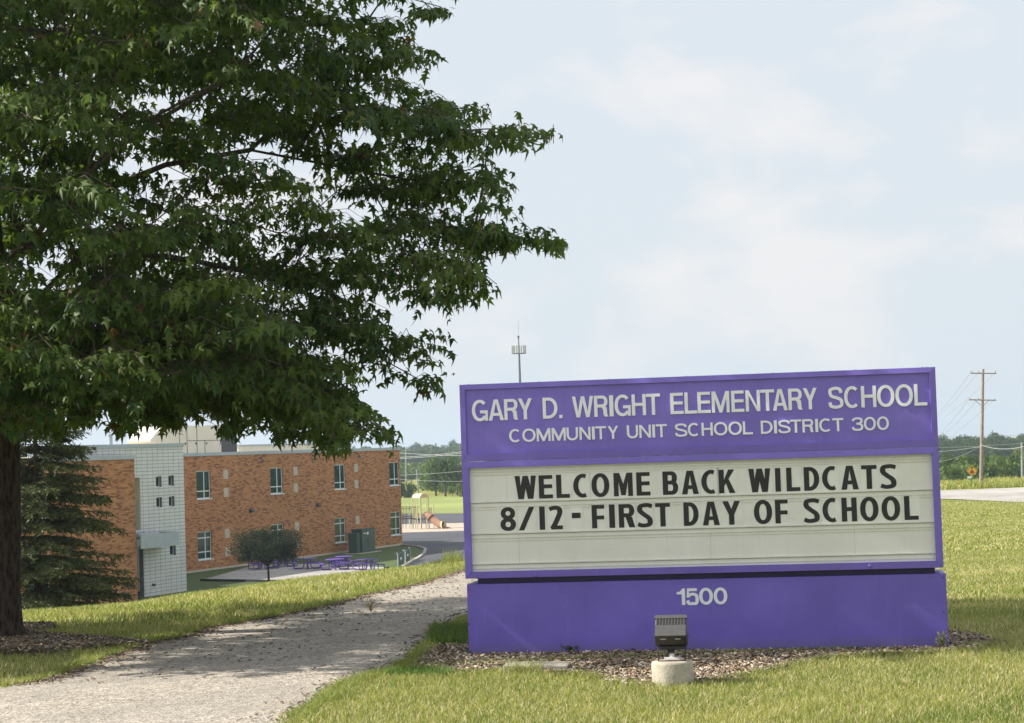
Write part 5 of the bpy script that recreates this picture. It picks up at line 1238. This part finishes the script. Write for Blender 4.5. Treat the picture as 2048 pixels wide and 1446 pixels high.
# ------------------------------------------------------------ spruce and small round tree
def spruce(x, ybase, Y, H, R, label):
    b = at(x, ybase, Y); gz = h1(b[0], Y); r = empty('spruce_tree', (b[0], Y, gz), 0, label, 'tree'); g = np.random.default_rng(21)
    MB().tube([(0, 0, -.3), (0, 0, H * .5), (0, 0, H)], [.12, .07, .015], 10).build('trunk', M['bark'], r, True)
    br = MB(); NC, ND, NS = [], [], []
    for k in range(84):
        z = .35 + (H - .5) * (k / 84) ** 1.15 + g.uniform(-.08, .08)
        for q in range(6):
            a = g.uniform(0, 6.28); L_ = R * (1 - z / H) ** .72 * g.uniform(.55, 1.18) + .12
            d = np.array([math.cos(a), math.sin(a), 0]); P = [np.array([0, 0, z]) + d * L_ * t + np.array([0, 0, L_ * (.10 * t - .42 * t * t + .24 * t ** 3)]) for t in np.linspace(0, 1, 6)]
            br.tube(P, [.016, .013, .010, .008, .006, .003], 4, caps=False)
            m = int(L_ / .075)
            for j in range(m):
                t = .2 + .8 * (j + g.random()) / m; p = P[0] + (P[-1] - P[0]) * t; p[2] = z + L_ * (.10 * t - .42 * t * t + .24 * t ** 3)
                for s in (-1, 1):
                    sd_ = np.array([-d[1], d[0], 0]) * s; dd = d * .6 + sd_ * .8 + np.array([0, 0, g.uniform(-.75, .0)]) + g.normal(0, .15, 3); dd /= np.linalg.norm(dd)
                    l2 = (.34 * (1 - .5 * t) + .06) * g.uniform(.7, 1.2) * min(1, L_)
                    for u in np.arange(0, 1, .13):
                        NC.append(p + dd * l2 * u + np.array([0, 0, -.1 * l2 * u * u])); ND.append(dd * .8 + g.normal(0, .42, 3)); NS.append(g.uniform(.045, .085))
    br.build('boughs', M['bark_young'], r)
    NC, ND, NS = np.array(NC), np.array(ND), np.array(NS)[:, None]; ND /= np.linalg.norm(ND, axis=1)[:, None]; s_ = np.cross(ND, g.normal(size=ND.shape)); s_ /= np.linalg.norm(s_, axis=1)[:, None]
    V = np.stack([NC - s_ * NS * .26, NC + s_ * NS * .26, NC + ND * NS * 1.3 + s_ * NS * .08], 1).reshape(-1, 3); n = len(NC); t = np.clip(g.normal(.45, .3, n), 0, 1)[:, None]
    col = np.array([.034, .052, .020]) * (1 - t) + np.array([.115, .13, .045]) * t
    o = mesh_np('needles', V, 3, np.arange(3 * n).reshape(n, 3), M['needle'], r, np.repeat(col, 3, 0)); tag(o, kind='stuff'); print('needles', n)
spruce(78, 1212, 45, 7.6, 2.35, 'shaggy spruce standing between the maple trunk and the brick wing')
def round_tree(x, yb, label):
    b = onz(x, yb, GL); r = empty('small_tree', (b[0], b[1], GL), 0, label, 'tree'); g = np.random.default_rng(31); sc_m = b[1] / FPX
    mb = MB().tube([(0, 0, -.1), (0, 0, 1.0), (.02, 0, 1.5)], [.085, .07, .06], 9)
    ends = []
    for k in range(26):
        a = g.uniform(0, 6.28); e = np.array([math.cos(a) * g.uniform(.5, 1.9), math.sin(a) * g.uniform(.5, 1.9), g.uniform(1.9, 3.3)]); mb.tube([(0, 0, 1.2), tuple(e * [.45, .45, .75]), tuple(e)], [.04, .025, .01], 5, caps=False); ends.append(e)
    mb.build('trunk', M['bark'], r, True)
    n = 22000; d = g.normal(size=(n, 3)); d /= np.linalg.norm(d, axis=1)[:, None]; R_ = g.uniform(.3, 1, n) ** .6 * (1 + .30 * np.sin(d[:, 0] * 5 + 1.4) * np.sin(d[:, 2] * 4 + 2) + .1 * np.sin(d[:, 1] * 11)) * (1 + .14 * np.sin(d[:, 0] * 9 + 1) * np.cos(d[:, 1] * 8 + d[:, 2] * 7))
    Cc = d * R_[:, None] * np.array([2.3, 2.3, 1.2]) + np.array([0, 0, 2.35]); st_ = g.random(n) < .10; Cc[st_] = (Cc[st_] - [0, 0, 2.3]) * g.uniform(1.02, 1.25, (st_.sum(), 1)) + [0, 0, 2.3]; Cc[:, 2] += .35 * np.exp(-(Cc[:, 0] ** 2 + Cc[:, 1] ** 2)); low = Cc[:, 2] < 1.75; Cc[low, 2] = 1.75 + g.normal(0, .1, low.sum()) - .25 * (np.hypot(Cc[low, 0], Cc[low, 1]) / 2 - .6)
    nn = d + g.normal(size=(n, 3)) * .8; nn /= np.linalg.norm(nn, axis=1)[:, None]; V, F = quad_leaves(Cc, nn, g.uniform(.035, .075, n), .6, g); t = np.clip(g.normal(.45, .3, n), 0, 1)[:, None]
    col = np.array([.012, .022, .012]) * (1 - t) + np.array([.032, .048, .022]) * t; mesh_np('crown', V, 4, F, M['far_leaf'], r, np.repeat(col, 4, 0))
round_tree(537.5, 1168, 'small dark round headed tree standing in front of the gravel pad')
# bush leaning into view at the left edge of the sign
def loose_bush(x, y, Y, w, h, n, cols, label, leaf=.05, name='bush', cat='bush'):
    p = at(x, y, Y); gz = h1(p[0], Y); r = empty(name, (p[0], Y, gz), 0, label, cat); g = np.random.default_rng(int(x)); mb = MB(); Cc = []
    for k in range(22):
        a = g.uniform(0, 6.28); e = np.array([math.cos(a) * w * g.uniform(.2, 1), math.sin(a) * w * g.uniform(.2, 1), h * g.uniform(.5, 1.05)]); mb.tube([(0, 0, 0), tuple(e * [.35, .35, .6]), tuple(e)], [.014, .01, .004], 4, caps=False)
        for j in range(n // 22): t = g.uniform(.35, 1.05); Cc.append(e * [t, t, t] + g.normal(0, .08 * w + .02, 3))
    mb.build('stems', M['bark_young'], r); Cc = np.array(Cc); Cc[:, 2] = np.maximum(Cc[:, 2], .05); nn = g.normal(size=Cc.shape) + [0, 0, .5]; nn /= np.linalg.norm(nn, axis=1)[:, None]
    V, F = quad_leaves(Cc, nn, g.uniform(.6, 1.2, len(Cc)) * leaf, .45, g); t = g.uniform(0, 1, (len(Cc), 1)); col = np.array(cols[0]) * (1 - t) + np.array(cols[1]) * t
    mesh_np('foliage', V, 4, F, M['far_leaf'], r, np.repeat(col, 4, 0))
loose_bush(938, 1135, 60, .62, 1.35, 1500, ((.09, .11, .03), (.20, .20, .07)), 'olive green bush poking out behind the left edge of the sign', .06)

# ------------------------------------------------------------ weeds and small growth
def blades(P, hgt, wid, col, lean, g, name, label=None, cat=None, parent=None, mat='grass', kind='stuff'):
    n = len(P); a = g.uniform(0, 2 * math.pi, n); d = np.stack([np.cos(a), np.sin(a), np.zeros(n)], 1); b = g.uniform(0, 2 * math.pi, n); s = np.stack([np.cos(b), np.sin(b), np.zeros(n)], 1)
    hh = hgt[:, None]; w = wid[:, None] / 2; l = (lean * g.uniform(.2, 1.2, n))[:, None] * hh; up = np.array([0, 0, 1.0])
    m = P + d * l * .35 + up * hh * .55; t = P + d * l + up * hh * (1 - .25 * np.minimum(l / hh, 1))
    V = np.stack([P - s * w, P + s * w, m - s * w * .8, m + s * w * .8, t], 1).reshape(-1, 3)
    F = (np.array([[0, 1, 3], [0, 3, 2], [2, 3, 4]])[None] + 5 * np.arange(n)[:, None, None]).reshape(-1, 3)
    o = mesh_np(name, V, 3, F, M[mat], parent, np.repeat(col, 5, 0)); return tag(o, label, cat, None, kind)
def patchy(x, y, sc, ph=0): return .5 + .25 * np.sin(x * sc + 1.7 * np.sin(y * sc * .7 + ph)) + .25 * np.sin(y * sc * 1.3 + 2.1 * np.sin(x * sc * .6 + ph * 2))
gg = np.random.default_rng(5)
BASEP = [tuple((S0 + SU * u + SN * w)[:2]) for u, w in ((-.02, .03), (W_ + .02, .03), (W_ + .02, -.45), (-.02, -.45))]
def lawn(y0, y1, a0, a1, n, k_h, k_w, name, label, lean=.8, edge=0.0):
    Y = np.sqrt(gg.uniform(y0 ** 2, y1 ** 2, n)); a = gg.uniform(a0, a1, n); X = a * Y
    j = gg.normal(0, .012 + .0, (2, n)); xx, yy = X + j[0], Y + j[1]
    ex = inpoly(xx, yy, PATH_POLY) | inpoly(xx, yy, BED) | inpoly(xx, yy, RING) | inpoly(X, Y, BASEP) | inpoly(xx, yy, LID)
    X, Y = X[~ex], Y[~ex]; n = len(X); Z = height(X, Y)
    f = patchy(X, Y, 2.3) * .5 + patchy(X, Y, 7.1, 2) * .3 + gg.normal(.12, .2, n); f = np.clip(f - .35 * (patchy(X, Y, 3.1, 6) > .80) * (gg.uniform(0, 1, n) > .3), 0, 1)
    wear = patchy(X + 3, Y, 1.1, 4) * np.clip(.55 + .6 * patchy(X, Y, .45, 2), 0, 1.2)
    g0 = np.array([.15, .21, .045]); g1 = np.array([.36, .36, .125]); g2 = np.array([.60, .53, .33])
    t = f[:, None]; col = g0 * (1 - t) + g1 * t; st = gg.uniform(0, 1, n) < (.28 + .34 * wear); col[st] = g2 * gg.uniform(.7, 1.15, (st.sum(), 1))
    hh = k_h * gg.uniform(.55, 1.25, n) * (1 + .25 * (patchy(X, Y, 4.3, 1) - .5)) * np.where(st, .85, 1); ww = k_w * gg.uniform(.7, 1.3, n)
    return blades(np.stack([X, Y, Z - .004], 1), hh, ww, col, lean, gg, name, label, None)
lawn(8.6, 12.6, -.34, .33, 190000, .052, .0042, 'grass', 'sunlit near lawn in front of the mulch bed')
lawn(12.6, 17, -.34, .34, 130000, .055, .0052, 'grass', 'lawn strips beside the mulch bed and maple ring')
lawn(17, 30, -.33, .02, 110000, .06, .0085, 'grass', 'sunlit lawn crest left of the path')
lawn(17, 34, .14, .33, 90000, .055, .0085, 'grass', 'lawn right behind the sign, partly in shade')
lawn(34, 80, .15, .32, 90000, .07, .022, 'grass', 'open lawn sloping down to the road')
lawn(80, 158, .16, .31, 70000, .09, .055, 'grass', 'far lawn beside the pale road')
# denser ragged fringe where the lawn meets the path, the beds and the crest
def fringe(poly, y0, y1, n, name, label, k_h=.06, k_w=.005, off=(.0, .10), greener=0):
    P = np.array([p for p in poly if y0 <= p[1] <= y1]); d = np.r_[0, np.cumsum(np.hypot(*np.diff(P, axis=0).T))]; t = gg.uniform(0, d[-1], n)
    x = np.interp(t, d, P[:, 0]); y = np.interp(t, d, P[:, 1]); w = gg.uniform(*off, n) * (.4 + .9 * patchy(x, y, 5, 3)); tx = np.interp(t + .05, d, P[:, 0]) - x; ty = np.interp(t + .05, d, P[:, 1]) - y; l = np.hypot(tx, ty) + 1e-6
    X = x - ty / l * w; Y = y + tx / l * w; col = np.array([.16, .23, .045]) * (1 - (q := gg.uniform(0, 1, (n, 1)))) + np.array([.33, .33, .12]) * q
    ex = inpoly(X, Y, BASEP) | inpoly(X, Y, LID); X, Y, col = X[~ex], Y[~ex], col[~ex]
    blades(np.stack([X, Y, height(X, Y) - .004], 1), k_h * gg.uniform(.6, 1.4, len(X)), k_w * gg.uniform(.7, 1.3, len(X)), col, 1.3, gg, name, label)
fringe(PATH_L, 5, 27, 9000, 'grass', 'ragged grass fringe along the left edge of the path', off=(-.06, .10), k_w=.006)
fringe(PATH_R[::-1], 9, 18, 6000, 'grass', 'ragged grass fringe along the right edge of the path', off=(-.06, .09))
def ring_fringe(poly, n, label, y1=15.0):
    P = list(poly) + [poly[0]]; fringe([p for p in P if p[1] < y1], 0, 99, n, 'grass', label, .05, .0045, (-.05, .07))
ring_fringe(BED[:19], 9000, 'grass fringe along the front of the sign mulch bed', 16)
# tall meadow beyond the road
n = 42000; Y = gg.uniform(181, 262, n); a = gg.uniform(.16, .31, n); X = a * Y; f = np.clip(patchy(X, Y, .25) * .7 + gg.normal(.15, .2, n), 0, 1)[:, None]
col = np.array([.20, .25, .06]) * (1 - f) + np.array([.48, .45, .17]) * f
blades(np.stack([X, Y, height(X, Y)], 1), gg.uniform(.25, .85, n) * (1 + .8 * (patchy(X, Y, .4, 5) - .5)), gg.uniform(.06, .14, n), col, 1.1, gg, 'meadow_grass', 'tall yellow green weeds on the verge beyond the road')
# field of weeds on the crest in front of the asphalt drive
n = 900; x = gg.uniform(848, 935, n); P = np.array([at(u, 1125, 27.5 + v) for u, v in zip(x, gg.uniform(-1, 2.5, n))]); P[:, 2] = height(P[:, 0], P[:, 1])
hx = np.where((x > 885) & (x < 922), .24, .11); blades(P, hx * gg.uniform(.4, 1.2, n), np.full(n, .010), np.array([.20, .22, .08]) * gg.uniform(.6, 1.5, (n, 1)), .7, gg, 'weeds', 'tall weeds with seed heads on the lawn crest left of the sign')
# mulch
def chips(poly, n, name, label, seed, lift=.03):
    g = np.random.default_rng(seed); P = np.array(poly); lo, hi = P.min(0), P.max(0); X = g.uniform(lo[0], hi[0], n * 3); Y = g.uniform(lo[1], hi[1], n * 3)
    c = P.mean(0); k = inpoly(X, Y, [tuple(c + (p - c) * 1.03) for p in P]) & ~inpoly(X, Y, BASEP); X, Y = X[k][:n], Y[k][:n]; n = len(X)
    L_ = g.uniform(.006, .030, n) * g.uniform(.6, 1, n); W2 = g.uniform(.0018, .0075, n); T2 = g.uniform(.0015, .004, n); a = g.uniform(0, 6.28, n); e = g.normal(0, .32, n)
    u = np.stack([np.cos(a) * np.cos(e), np.sin(a) * np.cos(e), np.sin(e)], 1); v = np.stack([-np.sin(a), np.cos(a), g.normal(0, .35, n)], 1); v /= np.linalg.norm(v, axis=1)[:, None]; w = np.cross(u, v)
    Cn = np.stack([X, Y, height(X, Y) + lift + g.uniform(-.006, .018, n)], 1); U, Vv, Ww = u * L_[:, None], v * W2[:, None], w * T2[:, None]
    c8 = [Cn + sx * U + sy * Vv * (1 if sx < 0 else .7) + sz * Ww for sz in (-1, 1) for sy in (-1, 1) for sx in (-1, 1)]
    V = np.stack(c8, 1).reshape(-1, 3); F = (np.array([[4, 5, 7, 6], [0, 1, 5, 4], [2, 6, 7, 3], [0, 4, 6, 2], [1, 3, 7, 5]])[None] + 8 * np.arange(n)[:, None, None]).reshape(-1, 4)
    pal = np.array([[.44, .36, .25], [.28, .20, .135], [.15, .105, .07], [.24, .215, .185], [.07, .05, .035], [.60, .53, .42]]); col = pal[g.choice(6, n, p=[.17, .24, .22, .17, .13, .07])] * g.uniform(.8, 1.15, (n, 1))
    o = mesh_np(name, V, 4, F, M['chips'], None, np.repeat(col, 8, 0)); return tag(o, label, None, None, 'stuff')
chips(BED, 24000, 'mulch', 'weathered wood mulch around the base of the sign', 3, .013)
chips(RING, 9000, 'mulch', 'brown bark mulch ring around the maple trunk', 4, .035)
# litter along the path edges
g = np.random.default_rng(9); E_ = np.array(PATH_L); d = np.r_[0, np.cumsum(np.hypot(*np.diff(E_, axis=0).T))]
def litter(E_, n, label, side, spread, seed, lo=9, hi=26):
    g = np.random.default_rng(seed); E_ = np.array([p for p in E_ if lo < p[1] < hi]); d = np.r_[0, np.cumsum(np.hypot(*np.diff(E_, axis=0).T))]; t = g.uniform(0, d[-1], n); x = np.interp(t, d, E_[:, 0]) + side * np.abs(g.normal(0, spread, n)); y = np.interp(t, d, E_[:, 1])
    L_ = g.uniform(.006, .022, n); a = g.uniform(0, 6.28, n); u = np.stack([np.cos(a), np.sin(a), g.normal(0, .2, n)], 1) * L_[:, None]; v = np.stack([-np.sin(a), np.cos(a), g.normal(0, .2, n)], 1) * g.uniform(.002, .006, n)[:, None]
    Cn = np.stack([x, y, height(x, y) + .017], 1); w = np.array([0, 0, .004]); V = np.stack([Cn - u - v, Cn + u - v, Cn + u + v, Cn - u + v, Cn - u * .8 - v * .8 + w, Cn + u * .8 - v * .8 + w, Cn + u * .8 + v * .8 + w, Cn - u * .8 + v * .8 + w], 1).reshape(-1, 3)
    F = (np.array([[4, 5, 6, 7], [0, 1, 5, 4], [1, 2, 6, 5], [2, 3, 7, 6], [3, 0, 4, 7]])[None] + 8 * np.arange(n)[:, None, None]).reshape(-1, 4); pal = np.array([[.06, .045, .035], [.16, .11, .07], [.30, .24, .16]]); col = pal[g.choice(3, n)]
    tag(mesh_np('leaf_litter', V, 4, F, M['chips'], None, np.repeat(col, 8, 0)), label, None, None, 'stuff')
litter(PATH_L, 2600, 'dark leaf litter along the left edge of the path', 1, .09, 1)
litter(PATH_L, 900, 'scattered bits over the path', 1, .9, 2)
litter(PATH_R, 900, 'leaf litter along the right edge of the path', -1, .12, 3)
# single small growths
def sprig(x, y, n, h, label, cols, seed, wid=.06, leaf=.012, name='weed', cat='weed', Y=None):
    p = onz(x, y); 
    r = empty(name, (p[0], p[1], h1(p[0], p[1]) + .02), 0, label, cat); g = np.random.default_rng(seed); mb = MB(); Cc = []
    for k in range(n):
        a = g.uniform(0, 6.28); e = np.array([math.cos(a) * wid * g.uniform(.2, 1), math.sin(a) * wid * .6 * g.uniform(.2, 1), h * g.uniform(.45, 1)]); mb.tube([(0, 0, -.01), tuple(e * [.4, .4, .65]), tuple(e)], [.0022, .0018, .001], 4, caps=False)
        for t in np.linspace(.35, 1, 9): Cc.append(e * [t, t, t] + g.normal(0, .006, 3)); 
    mb.build('stem', plain('stalk', (.16, .15, .06), .7), r); Cc = np.array(Cc); nn = g.normal(size=Cc.shape) + [0, -.3, .6]; nn /= np.linalg.norm(nn, axis=1)[:, None]; V, F = quad_leaves(Cc, nn, g.uniform(.6, 1.3, len(Cc)) * leaf, .5, g)
    t = g.uniform(0, 1, (len(Cc), 1)); mesh_np('foliage', V, 4, F, M['grass'], r, np.repeat(np.array(cols[0]) * (1 - t) + np.array(cols[1]) * t, 4, 0))
GRN = ((.05, .11, .03), (.12, .20, .06))
sprig(1148, 1309, 16, .045, 'low green weed growing from the mulch at the foot of the sign', GRN, 1, .09)
sprig(1325, 1300, 12, .17, 'green weed left behind the floodlight', GRN, 2, .05, .014)
sprig(1374, 1300, 10, .16, 'green sprig right of the floodlight against the purple base', GRN, 3, .07, .011)
sprig(1884, 1303, 12, .12, 'pale weed at the bottom right corner of the sign base', ((.2, .22, .09), (.42, .40, .22)), 4, .06, .012)
sprig(742, 1229, 14, .13, 'dry brown sprig lying on the path', ((.16, .13, .05), (.30, .25, .12)), 5, .12, .008, 'dry_sprig', 'sprig')
def tuft(x0, x1, y0, y1, n, hh, label, cols):
    x = gg.uniform(x0, x1, n); y = gg.uniform(y0, y1, n); P = np.array([onz(u, v) for u, v in zip(x, y)]); P[:, 2] = height(P[:, 0], P[:, 1]) + .01; q = gg.uniform(0, 1, (n, 1))
    blades(P, hh * gg.uniform(.5, 1.2, n), np.full(n, .005), np.array(cols[0]) * (1 - q) + np.array(cols[1]) * q, 1.0, gg, 'grass', label)
tuft(860, 945, 1262, 1296, 2200, .10, 'longer shaded grass at the left end of the sign', ((.07, .13, .03), (.16, .22, .06)))
tuft(768, 905, 1345, 1355, 1300, .045, 'low green clover at the tip of the mulch bed', ((.06, .14, .03), (.12, .22, .05)))
tuft(1010, 1085, 1346, 1352, 260, .09, 'long grass stems over the concrete lid', ((.2, .24, .08), (.4, .38, .2)))

# ------------------------------------------------------------ haze
hm = bpy.data.materials.new('haze'); hm.use_nodes = True; nt = hm.node_tree; nt.nodes.clear(); ho = nt.nodes.new('ShaderNodeOutputMaterial'); pv_ = nt.nodes.new('ShaderNodeVolumePrincipled')
pv_.inputs['Color'].default_value = (.72, .86, 1.0, 1); pv_.inputs['Density'].default_value = .00021; pv_.inputs['Anisotropy'].default_value = .2
nt.links.new(pv_.outputs[0], ho.inputs['Volume'])
hz = MB().box(-11300, 11300, -70, 7050, -24, 62).build('haze', hm); tag(hz, kind='stuff')
